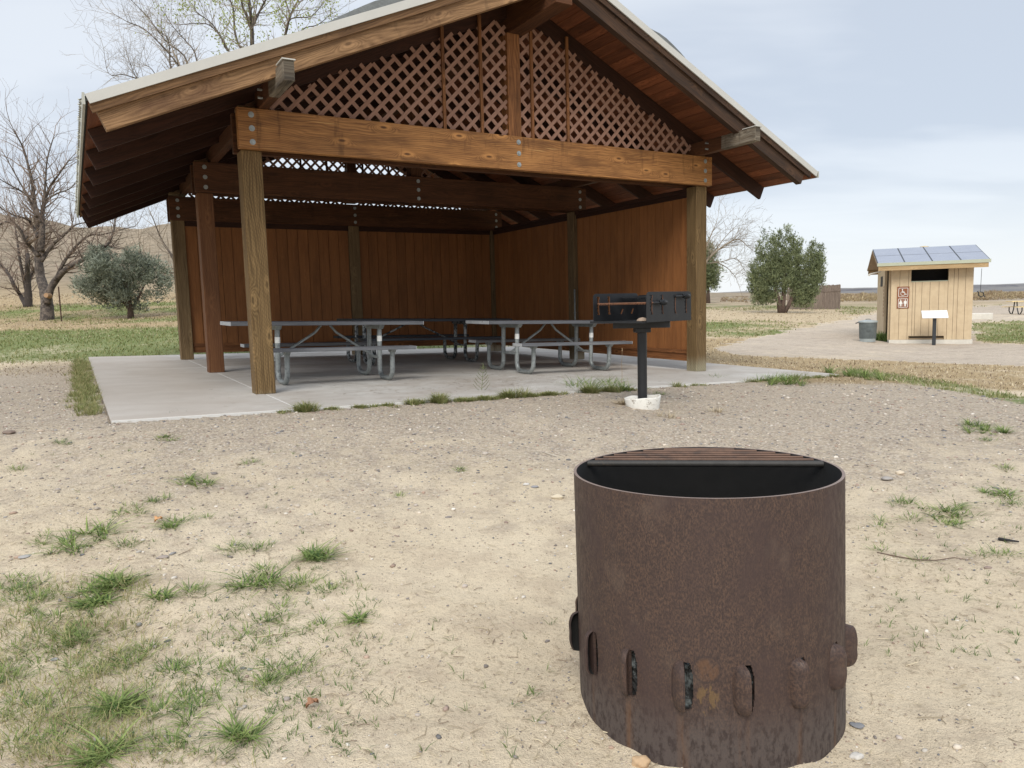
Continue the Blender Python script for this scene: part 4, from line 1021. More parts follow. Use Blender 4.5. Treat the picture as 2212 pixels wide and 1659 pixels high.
# ------------------------------------------------------------------ restroom hut
RO = Vector((10.90, 21.30, -.47)); ru = math.atan2(-.376, .927)
rr = empty('restroom_hut', RO, ru, 'small tan restroom hut with solar panels on its roof', 'restroom')
RW, RDp, RH = 2.03, 3.45, 2.19
def rpart(mb, name, mat, parent=rr, **k): return mb.build(name, mat, parent, **k)
mb = MB()
zb0, zt0 = .075, RH
gro = [0.0, .22, .44, .55, .62, .78, .98, 1.2, 1.42, 1.56, 1.66, 1.84, RW]
wx0, wx1, wz0, wz1 = .50, 1.42, 1.70, 2.10; vx0, vx1, vz1 = .47, 1.36, .18
def wallbox(x0, x1, z0_, z1_): mb.box(x0, x1, 0, .06, z0_, z1_, 'z')
for a, b in zip(gro[:-1], gro[1:]):
    segs = [(zb0, zt0)]
    xa, xb = a, b-.008
    def cut(lst, x0, x1, xa0, xb0, c0, c1):
        return lst
    pieces = [(xa, xb, zb0, zt0)]
    for (ox0, ox1, oz0, oz1) in ((wx0, wx1, wz0, wz1), (vx0, vx1, zb0-.01, vz1)):
        new = []
        for (p0, p1, q0, q1) in pieces:
            if p1 <= ox0 or p0 >= ox1 or q1 <= oz0 or q0 >= oz1: new.append((p0, p1, q0, q1)); continue
            if p0 < ox0: new.append((p0, ox0, q0, q1))
            if p1 > ox1: new.append((ox1, p1, q0, q1))
            m0, m1 = max(p0, ox0), min(p1, ox1)
            if q0 < oz0: new.append((m0, m1, q0, oz0))
            if q1 > oz1: new.append((m0, m1, oz1, q1))
        pieces = new
    for p in pieces:
        if p[1]-p[0] > .002: wallbox(*p)
rpart(mb, 'front_wall', M['shed'])
mb = MB(); mb.box(0.01, RW-.01, .0605, .075, .06, wz0-.02, 'z'); mb.box(.01, wx0-.02, .0605, .075, wz0-.018, RH, 'z'); mb.box(wx1+.02, RW-.01, .0605, .075, wz0-.018, RH, 'z'); rpart(mb, 'wall_backing', M['shed_tan2'])
mb = MB(); mb.box(wx0-.02, wx1+.02, .35, .37, wz0-.2, RH+.1, 'x'); mb.box(wx0-.05, wx0-.0, .08, .35, wz0-.1, wz1+.03, 'x'); w_ = rpart(mb, 'window', M['black'])
mb = MB(); mb.box(wx0+.001, wx1-.001, .02, .10, wz0+.001, wz0+.028, 'x'); mb.build('window_sill', M['green_metal'], w_)
mb = MB(); mb.box(vx0+.002, vx1-.002, .045, .059, zb0, vz1-.002, 'x'); v_ = rpart(mb, 'floor_vent', M['shed_tan2'])
mb = MB(); mb.box(vx0+.03, vx1-.01, .03, .044, zb0+.055, zb0+.085, 'x'); mb.build('vent_slot', M['black'], v_)
mb = MB()
for i in range(17):
    y0_ = i*RDp/17; z1_ = RH+.0
    mb.box(RW-.06, RW, y0_+.062 if i == 0 else y0_, y0_+RDp/17-.008, zb0, RH, 'z')
mb.box(RW-.07, RW-.061, .08, RDp, zb0, RH, 'z'); mb.box(0, RW, RDp+.001, RDp+.06, zb0, RH, 'z'); rpart(mb, 'side_wall', M['shed'])
# left side: door jamb recess near the front, then the screen wall with a little window
mb = MB(); mb.box(-.0, .05, .062, .50, zb0, RH, 'z'); rpart(mb, 'door_jamb', M['shed_tan2'])
mb = MB(); mb.box(-.055, -.001, .12, .16, zb0, RH, 'z'); mb.box(-.012, .0, .27, .285, zb0, RH, 'z', 1); rpart(mb, 'corner_post', [M['shed'], M['black']])
mb = MB()
for i in range(14):
    y0_ = .9+i*(RDp-.9)/14; mb.box(-.10, -.04, y0_, y0_+(RDp-.9)/14-.008, zb0, RH, 'z')
mb.box(-.039, -.03, .9, RDp, zb0, RH, 'z'); rpart(mb, 'side_wall', M['shed'])
mb = MB(); mb.box(-.104, -.1005, 1.5, 2.3, 1.62, 1.93, 'y'); rpart(mb, 'side_window', M['black_edge'])
# gable ends and foundation
mb = MB(); mb.box(-.02, RW+.02, -.02, RDp+.02, -.25, .072, 'x'); rpart(mb, 'foundation', M['concrete_block'])
OV = .35; yr = RDp/2; ez = RH+.12; rz_ = ez+.42
for x_ in (.0, RW-.05):
    mb = MB(); mb.prism([(x_, .0, RH+.001), (x_, RDp, RH+.001), (x_, yr, rz_-.08)], (.05, 0, 0)); rpart(mb, 'gable', M['shed'])
def roofz(y): return ez - .10 + (rz_-ez+.10)*(1-abs(y-yr)/(yr+OV)) 
XA, XB = -.40, RW+.32
for sgn in (-1, 1):
    ye = yr+sgn*(yr+OV)
    mb = MB()
    P = [(XA, ye, roofz(ye)-.04), (XB, ye, roofz(ye)-.04), (XB, yr, roofz(yr)-.04), (XA, yr, roofz(yr)-.04)]
    mb.prism([Vector(p) for p in P], (0, 0, .035)); rpart(mb, 'roof', M['soffit_tan'])
    mb = MB(); mb.box(XA-.0, XB, ye-.02 if sgn < 0 else ye, ye if sgn < 0 else ye+.02, roofz(ye)-.045, roofz(ye)+.045, 'x'); rpart(mb, 'gutter', M['green_metal'])
    mb = MB(); mb.box(XA+.03, XB-.05, ye+(.0 if sgn < 0 else -.035), ye+(.035 if sgn < 0 else 0), roofz(ye)-.17, roofz(ye)-.046, 'x'); rpart(mb, 'fascia', M['woodpale'])
# solar panels: eight glass panels in dark frames
ye = -OV
for i in range(4):
    for j in range(2):
        fa, fb_ = j/2, (j+1)/2
        x0, x1 = XA+.01+(XB-XA-.02)*i/4, XA+.01+(XB-XA-.02)*(i+1)/4
        ya, yb = ye+(yr-ye)*fa, ye+(yr-ye)*fb_
        mb = MB(); mb.prism([(x0, ya, roofz(ya)+.003), (x1, ya, roofz(ya)+.003), (x1, yb, roofz(yb)+.003), (x0, yb, roofz(yb)+.003)], (0, 0, .03)); fr_ = rpart(mb, 'solar_panel', M['darkmetal'])
        ya += .018; yb -= .018
        mb = MB(); mb.prism([(x0+.018, ya, roofz(ya)+.0335), (x1-.018, ya, roofz(ya)+.0335), (x1-.018, yb, roofz(yb)+.0335), (x0+.018, yb, roofz(yb)+.0335)], (0, 0, .003)); mb.build('panel_glass', M['solar'], fr_)
mb = MB(); mb.lathe([(.085, 0), (.085, .05), (.125, .055), (.12, .09), (.04, .105), (0, .11)], 20, (RW/2+.02, yr+.25, roofz(yr)-.03)); rpart(mb, 'roof_vent', plain('cream_vent', (.55, .44, .25), .6), smooth='auto')
mb = MB(); mb.tube([(XA-.13, .3, 1.98), (XA+.15, .3, 2.04)], .02, 6); mb.tube([(XA-.13, .3, 1.98), (XA-.18, .3, 1.93)], .025, 6); rpart(mb, 'eave_bracket', M['concrete_block'])
mb = MB(); hx = RW+.22
mb.tube([(hx, .25, 2.02), (hx-.01, .25, 1.36)], .006, 5); hk = rpart(mb, 'hanging_wire', M['darkmetal'])
mb = MB(); mb.tube([(hx-.08+.0, .25, 1.40), (hx-.05, .25, 1.36), (hx-.05, .25, 1.28), (hx+.01, .25, 1.24), (hx+.07, .25, 1.27), (hx+.06, .25, 1.36), (hx-.01, .25, 1.38)], .014, 6); mb.tube([(hx+.06, .25, 1.30), (hx+.11, .25, 1.23)], .012, 6); mb.build('hook', M['darkmetal'], hk)
# brown accessible restroom sign with the two symbols
sg0, sg1, sz0, sz1 = .153, .463, .965, 1.585
mb = MB(); mb.box(sg0, sg1, -.014, -.003, sz0, sz1, 'z'); sg = rpart(mb, 'restroom_sign', M['sign_brown'], bevel=.004)
scx = (sg0+sg1)/2
def roundrect(cx, cz, w, h, r, n=6):
    P = []
    for (sx_, sz_, a0) in ((1, 1, 0), (-1, 1, 90), (-1, -1, 180), (1, -1, 270)):
        for k in range(n+1):
            a = R(a0+90*k/n); P.append((cx+sx_*(w/2-r)+r*math.cos(a), cz+sz_*(h/2-r)+r*math.sin(a)))
    return P
def strokes(mb, paths, r, y=-.0175, closed=False):
    for pth in paths: mb.tube([(x, y, z) for x, z in pth], r, 6)
yS = -.0155
def flat(mb, P, y=yS): mb.prism([(p[0], y, p[1]) for p in P], (0, -.003, 0))
for cz in (sz1-.165, sz0+.155):
    O_ = roundrect(scx, cz, .245, .255, .03); I_ = roundrect(scx, cz, .222, .232, .02); mb = MB(); n_ = len(O_)
    for i in range(n_):
        j = (i+1) % n_; flat(mb, [O_[i], O_[j], I_[j], I_[i]])
    mb.build('sign_border', M['sign_white'], sg)
def disc(cx, cz, r, n=14): return [(cx+r*math.cos(2*math.pi*k/n), cz+r*math.sin(2*math.pi*k/n)) for k in range(n)]
def thick(mb, pts, w):
    for (x0, z0_), (x1, z1_) in zip(pts[:-1], pts[1:]):
        dx, dz = x1-x0, z1_-z0_; l = math.hypot(dx, dz); nx_, nz_ = -dz/l*w/2, dx/l*w/2; ex, ez_ = dx/l*w*.25, dz/l*w*.25
        flat(mb, [(x0+nx_-ex, z0_+nz_-ez_), (x0-nx_-ex, z0_-nz_-ez_), (x1-nx_+ex, z1_-nz_+ez_), (x1+nx_+ex, z1_+nz_+ez_)])
mb = MB(); cz = sz1-.165; wx = scx
flat(mb, disc(wx-.022, cz+.078, .016))
thick(mb, [(wx-.020, cz+.055), (wx-.016, cz+.0), (wx+.030, cz-.004), (wx+.056, cz-.060), (wx+.082, cz-.050)], .018)
thick(mb, [(wx-.016, cz+.028), (wx+.026, cz+.028)], .013)
arc_ = [(wx-.008+.055*math.cos(R(a)), cz-.030+.055*math.sin(R(a))) for a in range(118, 345, 16)]
thick(mb, arc_, .013); mb.build('wheelchair_symbol', M['sign_white'], sg)
cz = sz0+.155
for dx_, skirt in ((-.058, True), (.058, False)):
    mb = MB(); x_ = scx+dx_; flat(mb, disc(x_, cz+.082, .017))
    if skirt: flat(mb, [(x_-.022, cz+.058), (x_-.046, cz-.02), (x_-.030, cz-.024), (x_-.030, cz-.03), (x_+.030, cz-.03), (x_+.030, cz-.024), (x_+.046, cz-.02), (x_+.022, cz+.058)][::-1])
    else: flat(mb, [(x_-.034, cz+.058), (x_-.038, cz-.018), (x_-.024, cz-.02), (x_-.022, cz-.03), (x_+.022, cz-.03), (x_+.024, cz-.02), (x_+.038, cz-.018), (x_+.034, cz+.058)][::-1])
    for s_ in (-1, 1): flat(mb, [(x_+s_*.012-.010, cz-.031), (x_+s_*.012+.010, cz-.031), (x_+s_*.012+.009, cz-.095), (x_+s_*.012-.009, cz-.095)])
    mb.build('person_symbol', M['sign_white'], sg)
mb = MB(); flat(mb, [(scx-.003, cz+.095), (scx-.003, cz-.095), (scx+.003, cz-.095), (scx+.003, cz+.095)][::-1]); mb.build('divider', M['sign_white'], sg)
# red-brown vertical lettering strip on the side wall, seen nearly edge-on
mb = MB()
for k in range(9):
    z_ = .72+k*.105; mb.box(-.108, -.1005, 1.02, 1.10, z_, z_+.02, 'y'); mb.box(-.108, -.1005, 1.02, 1.045, z_+.021, z_+.075, 'z'); mb.box(-.108, -.1005, 1.075, 1.10, z_+.021, z_+(.075 if k % 2 else .05), 'z')
rpart(mb, 'vertical_lettering', M['sign_brown'])
# low blank white display panel in front of the hut
bp = hit(2017, 745.8); bz = gz(bp.x, bp.y)
wb = empty('display_panel', (bp.x, bp.y, bz), R(-22), 'blank white tilted display panel on a dark post before the tan hut', 'sign'); wb.scale = (.9, .9, 1)
mb = MB(); mb.box(-.047, .047, -.047, .047, -.1, .76, 'z'); mb.build('post', M['darkmetal'], wb, bevel=.005)
mb = MB(); P = [(-.345, -.14, .74), (.345, -.14, .74), (.345, .17, .93), (-.345, .17, .93)]; mb.prism([Vector(p) for p in P], (0, -.01, .018)); mb.build('panel', M['white'], wb)
# litter bin
cpt = hit(1874, 738); cz_ = gz(cpt.x, cpt.y)
cn = empty('litter_bin', (cpt.x, cpt.y, cz_), R(-20), 'ribbed galvanised litter bin beside the tan hut', 'bin'); cn.scale = (.92, .92, .93)
mb = MB(); nS_ = 96
for (r0, z) in ((.225, .0), (.232, .10), (.236, .105), (.262, .60), (.272, .60), (.272, .615)):
    for k in range(nS_):
        a = 2*math.pi*k/nS_; rb = .005*(1 if (k//2) % 2 else -1) if .02 < z < .6 and z > .1 else 0; mb.v.append(((r0+rb)*math.cos(a), (r0+rb)*math.sin(a), z))
for i in range(5):
    for k in range(nS_):
        j = (k+1) % nS_; q0 = i*nS_; mb.f.append((q0+k, q0+j, q0+nS_+j, q0+nS_+k)); mb.m.append(1 if i == 0 else 0); mb.uv.append([(0, 0)]*4)
mb.build('body', [M['can'], M['can_light']], cn)
mb = MB(); mb.lathe([(.282, .598), (.282, .635), (.26, .648), (.1, .672), (0, .678)], 32); ld = mb.build('lid', M['can_light'], cn, smooth='auto')
mb = MB(); mb.tube([(-.07, 0, .672), (-.05, 0, .70), (.05, 0, .70), (.07, 0, .672)], .01, 6); mb.build('handle', M['can'], ld)
mb = MB(); mb.tube([(-.27, -.02, .60), (-.34, -.05, .585), (-.36, -.05, .57)], .018, 6); mb.build('lid_tie', M['darkmetal'], cn)
mb = MB(); mb.tube([(-.06, -.262, .42), (-.05, -.285, .36), (.05, -.285, .36), (.06, -.262, .42)], .010, 6); mb.build('handle', M['can'], cn)
# concrete block and far table to the right of the hut
bk = hit(2116, 689)
mb = MB(); mb.box(-.5, .5, -.2, .2, -.05, .27, 'x'); o = mb.build('concrete_block', M['concrete_block'], bevel=.02); o.location = (bk.x, bk.y, gz(bk.x, bk.y)); o.rotation_euler = (0, 0, R(-12)); tag(o, 'low pale concrete block lying on gravel right of the hut', 'block')
ft = hit(2216, 679)
TT = empty('picnic_table', (ft.x, ft.y, gz(ft.x, ft.y)), R(-8), 'distant yellow-topped picnic table at the right edge of the photo', 'picnic table')
yw = plain('yellowed_boards', (.74, .58, .30), .8)
mb = MB(); 
for k in range(3): mb.box(-.9, .9, -.36+.245*k, -.36+.245*k+.235, .72, .76, 'x')
mb.build('tabletop', yw, TT)
for s in (-1, 1):
    mb = MB(); mb.box(-.9, .9, s*.68-.12, s*.68+.12, .41, .45, 'x'); mb.build('bench', yw, TT)
for fx in (-.55, .55):
    for s in (-1, 1):
        mb = MB(); mb.tube([(fx, s*.12, .72), (fx, s*.2, .3), (fx, s*.34, .03), (fx, s*.5, .03), (fx, s*.68, .2), (fx, s*.68, .41)], .03, 8); mb.build('leg', M['darkmetal'], TT, smooth=True)
# board fence enclosure beyond the juniper
fl = hit(1700, 668); fr2 = hit(1814.6, 667.5)
fe = empty('board_fence', (fr2.x, fr2.y, gz(fr2.x, fr2.y)), 0, 'weathered grey board fence screen behind the tall juniper on the right', 'fence')
mb = MB(); dv_ = Vector((fl.x-fr2.x, fl.y-fr2.y, 0)); Lf = dv_.length; dv_.normalize(); nrm = Vector((dv_.y, -dv_.x, 0)); nb = 34; sc_f = fr2.y/1600
hF = 52*sc_f
for i in range(nb):
    w_b = Lf/nb; p = dv_*(w_b*(i+.5)); h_ = hF*(1+rnd.uniform(-.02, .02))
    mb.board(p+Vector((0, 0, -.2)), p+Vector((0, 0, h_-.08)), w_b*rnd.uniform(.76, .88), .03, nrm)
    q_ = p+Vector((0, 0, h_-.08)); mb.prism([q_-dv_*w_b*.44+nrm*.015, q_+dv_*w_b*.44+nrm*.015, q_+dv_*w_b*.25+nrm*.015+Vector((0, 0, .08)), q_-dv_*w_b*.25+nrm*.015+Vector((0, 0, .08))], -nrm*.03)
mb.build('fence_panel', M['fence'], fe)
mb = MB(); d2 = Vector((-dv_.y, dv_.x, 0)); d2 = d2 if d2.y > 0 else -d2
for i in range(16): mb.board(d2*(.1+i*.2)+Vector((0, 0, -.2)), d2*(.1+i*.2)+Vector((0, 0, hF*(1+rnd.uniform(-.02, .02)))), .18, .03, (1, 0, 0))
mb.build('fence_panel', M['fence'], fe)
mb = MB(); mb.board(-nrm*.03+Vector((0, 0, .05)), -nrm*.03+dv_*Lf+Vector((0, 0, .05)), .04, .1); mb.board(-nrm*.03+Vector((0, 0, hF*.75)), -nrm*.03+dv_*Lf+Vector((0, 0, hF*.75)), .04, .1); mb.build('fence_rail', M['fence'], fe)
# thin steel stake by the big bare tree
sp_ = hit(133, 694)
mb = MB(); mb.tube([(0, 0, -.1), (0, 0, 1.26)], .022, 6); o = mb.build('steel_stake', plain('rusty_stake', (.06, .03, .02), .9)); o.location = (sp_.x, sp_.y, gz(sp_.x, sp_.y)); tag(o, 'thin rusty steel stake standing in the grass beside the big bare tree', 'stake')

# ------------------------------------------------------------------ trees
def rvec(r): return Vector((r.gauss(0, 1), r.gauss(0, 1), r.gauss(0, 1)))
def bare_tree(name, label, d, base, polys, seed, twigmat, barkmat, twig_len=1.3, dens=1.0, levels=3, up=.35, group=None, yj=.5, tips=None, twr=.011, leafmat=None):
    r = random.Random(seed)
    B = Vector((base[0], base[1], base[2]))
    t = empty(name, B, 0, label, 'tree', group)
    trunk = MB(); tw = MB(); ends = []
    def grow(p, dr, L, rad, lev):
        n = 4 if lev < 2 else 3; pts = [p]; rs = [rad]; dcur = dr.normalized()
        for k in range(n):
            dcur = (dcur + rvec(r)*.16 + Vector((0, 0, up*.22))).normalized(); pts.append(pts[-1]+dcur*(L/n)); rs.append(rad*(1-.75*(k+1)/n))
            if lev < levels:
                for _ in range(1 if r.random() < .75*dens else (2 if dens > 1 else 0)):
                    side = dcur.cross(rvec(r)).normalized(); grow(pts[-1], (dcur*.75+side*r.uniform(.5, 1.0)), L*r.uniform(.42, .72), rs[-1]*.62, lev+1)
        tw.tube([q-B for q in pts], [max(x, .0022*d/20) for x in rs], 3, False)
        ends.append(pts[-1]); ends.append(pts[-2])
    for (P, r0, r1) in polys:
        pts = []; yo = 0
        for i, (x, y) in enumerate(P):
            pts.append(at(x, y, d+yo)); yo += r.uniform(-yj, yj)
        pts = [p if not isinstance(p, tuple) else Vector(p) for p in pts]
        # smooth resample
        Q = []; n = len(pts)
        for i in range(n-1):
            p0, p1, p2, p3 = pts[max(i-1, 0)], pts[i], pts[i+1], pts[min(i+2, n-1)]
            for k in range(4):
                s = k/4; Q.append(.5*((2*p1)+(p2-p0)*s+(2*p0-5*p1+4*p2-p3)*s*s+(3*p1-p0-3*p2+p3)*s*s*s))
        Q.append(pts[-1]); m = len(Q)
        rs = [(r0+(r1-r0)*(i/(m-1))**.8)*r.uniform(.92, 1.08) for i in range(m)]
        trunk.tube([q-B for q in Q], rs, 10 if r0 > .08 else 6, True)
        for i in range(1, m):
            if rs[i] > .11 and i < m*.6: continue
            dirv = (Q[i]-Q[i-1]).normalized()
            for _ in range(2 if r.random() < .6*dens else 1):
                side = dirv.cross(rvec(r)).normalized()
                grow(Q[i], dirv*.55+side*.9+Vector((0, 0, .3)), twig_len*r.uniform(.5, 1.15)*(1.0 if i > m*.3 else .7), min(rs[i]*.45, .03)+twr*.3, 1)
        grow(Q[-1], (Q[-1]-Q[-2]).normalized(), twig_len*1.1, max(rs[-1], twr), 1)
    trunk.build('trunk', barkmat, t, smooth=True); tw.build('crown', twigmat, t)
    if leafmat:
        V = []; F = []; tint = []
        for e in ends:
            if r.random() > leafmat[1]: continue
            for _ in range(r.randint(3, 8)):
                c = e-B+rvec(r)*.10; a = rvec(r).normalized()*.035; b2 = a.cross(rvec(r)).normalized()*.028; k = len(V)
                V += [c-a, c+b2, c+a, c-b2]; F.append((k, k+1, k+2, k+3)); tint += [r.random()]*4
        if V: npmesh('leaf_buds', np.array([tuple(v) for v in V]), np.array(F), leafmat[0], t, {'tint': np.array(tint)})
    return t
def leafm(name, c1, c2, trans=.25, rough=.6):
    m, t, b = newmat(name)
    a = nd(t, 'ShaderNodeAttribute', attribute_name='tint').outputs['Fac']
    c = mix(t, a, c1, c2); setc(t, b, c, rough, spec=.25)
    out = [n for n in t.nodes if n.type == 'OUTPUT_MATERIAL'][0]
    tr = nd(t, 'ShaderNodeBsdfTranslucent', {0: c}); ms = nd(t, 'ShaderNodeMixShader', {0: trans, 1: b.outputs[0], 2: tr.outputs[0]})
    t.links.new(ms.outputs[0], out.inputs[0]); return m
M['bud'] = leafm('spring_bud', (.42, .47, .12), (.30, .36, .09), .4)
M['juniper'] = leafm('blue_juniper_foliage', (.055, .068, .045), (.40, .43, .335), .1)
M['juniper2'] = leafm('green_juniper_foliage', (.05, .07, .03), (.34, .38, .20), .12)
M['grass'] = leafm('grass_blade', (.055, .11, .03), (.32, .39, .12), .25)
M['grass_mix'] = leafm('dry_and_green_blade', (.14, .19, .05), (.52, .43, .23), .3)
M['straw'] = leafm('dry_straw', (.15, .10, .065), (.66, .56, .38), .1)
K = .2928
def cc(P): return [(x*K, 216+y*K) for x, y in P]
bt = hit(100, 691); d1 = bt.y
bare_tree('bare_tree', 'big bare forked tree on the left with a cut limb stump on its trunk', d1, (bt.x, bt.y, gz(bt.x, bt.y)), [
    (cc([(350, 1650), (348, 1560), (345, 1480), (330, 1400), (300, 1310), (287, 1200), (287, 1100), (288, 1000), (272, 860)]), .27, .10),
    (cc([(272, 860), (250, 720), (235, 600), (200, 450), (160, 330), (110, 240)]), .09, .018),
    (cc([(300, 1120), (312, 950), (312, 850), (325, 760), (370, 640), (440, 540), (520, 430)]), .13, .016),
    (cc([(325, 760), (335, 600), (350, 430), (400, 260)]), .06, .015),
    (cc([(285, 1150), (230, 1090), (190, 1040), (130, 930), (40, 900), (-60, 960)]), .09, .02),
    (cc([(280, 1010), (245, 940), (200, 880), (90, 845), (-20, 780)]), .07, .02),
    (cc([(255, 730), (170, 680), (60, 620), (-40, 560)]), .05, .015),
    (cc([(345, 1500), (370, 1400), (420, 1320), (500, 1240), (640, 1160), (700, 1090), (790, 1070), (840, 960), (850, 850)]), .16, .02),
    (cc([(410, 1330), (470, 1200), (560, 1080), (660, 1000), (760, 990), (1000, 930)]), .08, .012),
    (cc([(305, 1190), (380, 1080), (480, 990), (560, 920), (680, 900)]), .08, .015),
    (cc([(460, 1230), (520, 1140), (620, 1125)]), .04, .012),
    (cc([(300, 900), (230, 760), (120, 560), (30, 400)]), .05, .012),
    (cc([(330, 740), (420, 690), (520, 650), (590, 560)]), .045, .012)], 5, M['twig'], M['bark_grey'], 1.4, .75, 3, .35, 'bare trees on the left')
ct = at(345*K+0, 216+1445*K, d1-.27)
tr_ = [o for o in C.objects if o.name == 'bare_tree'][0]
mb = MB(); mb.tube([tuple(ct-tr_.location+Vector((0, .18, 0))), tuple(ct-tr_.location+Vector((.02, -.08, .02)))], [.10, .085], 12); mb.build('cut_stump', M['cutwood'], tr_, smooth='auto')
bt2 = hit(60, 663); d2_ = bt2.y
bare_tree('bare_tree', 'smaller dark bare tree with three stems behind the big bare tree', d2_, (bt2.x, bt2.y, gz(bt2.x, bt2.y)), [
    (cc([(210, 1535), (207, 1400), (200, 1300), (205, 1180), (195, 1100), (205, 1000)]), .20, .05),
    (cc([(190, 1520), (150, 1440), (110, 1380), (60, 1280), (0, 1210), (-40, 1190)]), .11, .05),
    (cc([(195, 1400), (150, 1200), (130, 1050), (110, 930)]), .09, .03),
    (cc([(210, 1360), (230, 1290), (260, 1250), (300, 1180), (330, 1080)]), .09, .03)], 9, M['twig'], M['bark_dark'], 1.7, .9, 3, .3, 'bare trees on the left')
tb = Vector((at(372, 640, 46).x, 46, 0)); tb.z = gz(tb.x, tb.y)
bare_tree('bare_tree', 'pale twiggy bare tree seen between the left juniper and the shelter back post', 46, tb, [
    ([(385, 662), (384, 600), (375, 560), (350, 520), (330, 470)], .16, .02), ([(384, 610), (400, 560), (395, 500), (385, 440)], .1, .02),
    ([(378, 600), (340, 575), (310, 560), (300, 520)], .07, .02), ([(384, 590), (360, 590), (340, 600)], .05, .02)], 15, M['twig_pale'], M['bark_grey'], 2.1, 1.0, 3, .2, 'bare trees on the left', twr=.015)
K2 = .2685
def c2_(P): return [(189+x*K2, y*K2) for x, y in P]
db = 24.
tb = Vector((at(430, 680, db).x, db, 0)); tb.z = gz(tb.x, tb.y)
bare_tree('bare_tree', 'bare tree spreading leftwards above the roof behind the shelter', db, tb, [
    ([(432, 720), (432, 500), (425, 350), (410, 230), (393, 155)], .10, .04),
    ([(410, 230), (393, 155)] + c2_([(600, 370), (450, 230), (330, 180), (210, 110)]), .035, .008),
    ([(425, 300), (407, 140)] + c2_([(650, 350), (560, 240), (480, 130), (330, -20)]), .035, .008),
    ([(430, 280)] + c2_([(880, 490), (790, 330), (700, 230), (600, 80)]), .03, .008),
    (c2_([(700, 600), (665, 520), (660, 400), (640, 300), (560, 250)]), .04, .01),
    (c2_([(560, 760), (420, 640), (380, 600), (330, 470)]), .025, .008), (c2_([(420, 640), (290, 600), (170, 590), (130, 390)]), .02, .006),
    (c2_([(640, 760), (520, 560), (450, 520)]), .02, .006)], 21, M['twig_pale'], M['bark_grey'], 1.05, .85, 3, .35, 'trees behind the shelter', yj=.35, twr=.008)
tb = Vector((at(545, 680, db+1).x, db+1, 0)); tb.z = gz(tb.x, tb.y)
bare_tree('budding_tree', 'tree with yellow-green spring buds rising above the roof behind the shelter', db+1, tb, [
    ([(548, 720), (548, 400)] + c2_([(1325, 370), (1320, 200), (1300, 0), (1290, -150)]), .085, .04),
    (c2_([(1320, 400), (1230, 380), (1185, 250), (1170, 60), (1100, -80)]), .05, .02),
    (c2_([(1330, 420), (1140, 415), (1060, 280), (950, 190), (740, 200)]), .04, .01),
    (c2_([(1310, 180), (1250, 60), (1230, -60)]), .05, .02), (c2_([(1315, 240), (1400, 60), (1470, -60)]), .05, .02),
    (c2_([(1140, 415), (1010, 200), (880, 100), (860, 20)]), .025, .008),
    (c2_([(1340, 520), (1560, 340), (1630, 130), (1700, -10), (1720, -90)]), .06, .02), (c2_([(1630, 130), (1590, -10), (1560, -80)]), .03, .01),
    (c2_([(1600, 250), (1640, 150), (1800, 130), (1900, 20)]), .03, .008), (c2_([(1400, 600), (1700, 260), (1850, 200), (1950, 120)]), .025, .008)],
    33, M['twig_pale'], M['bark_grey'], 1.15, .9, 3, .4, 'trees behind the shelter', yj=.35, leafmat=(M['bud'], .16), twr=.008)
tb = Vector((at(1507, 652, 62).x, 62, 0)); tb.z = gz(tb.x, tb.y)
bare_tree('bare_tree', 'pale bare tree with arching twigs just right of the right front post', 62, tb, [
    ([(1507, 655), (1508, 600), (1530, 560), (1565, 530), (1595, 517), (1618, 535)], .16, .02), ([(1522, 570), (1560, 565), (1590, 558), (1606, 580)], .05, .02),
    ([(1508, 600), (1520, 550), (1535, 510), (1548, 480)], .1, .02), ([(1535, 555), (1560, 520), (1588, 490)], .06, .02), ([(1535, 560), (1570, 578), (1590, 600)], .05, .02)], 41, M['twig_pale'], M['twig_pale'], 2.2, 1.0, 3, .02, twr=.012)

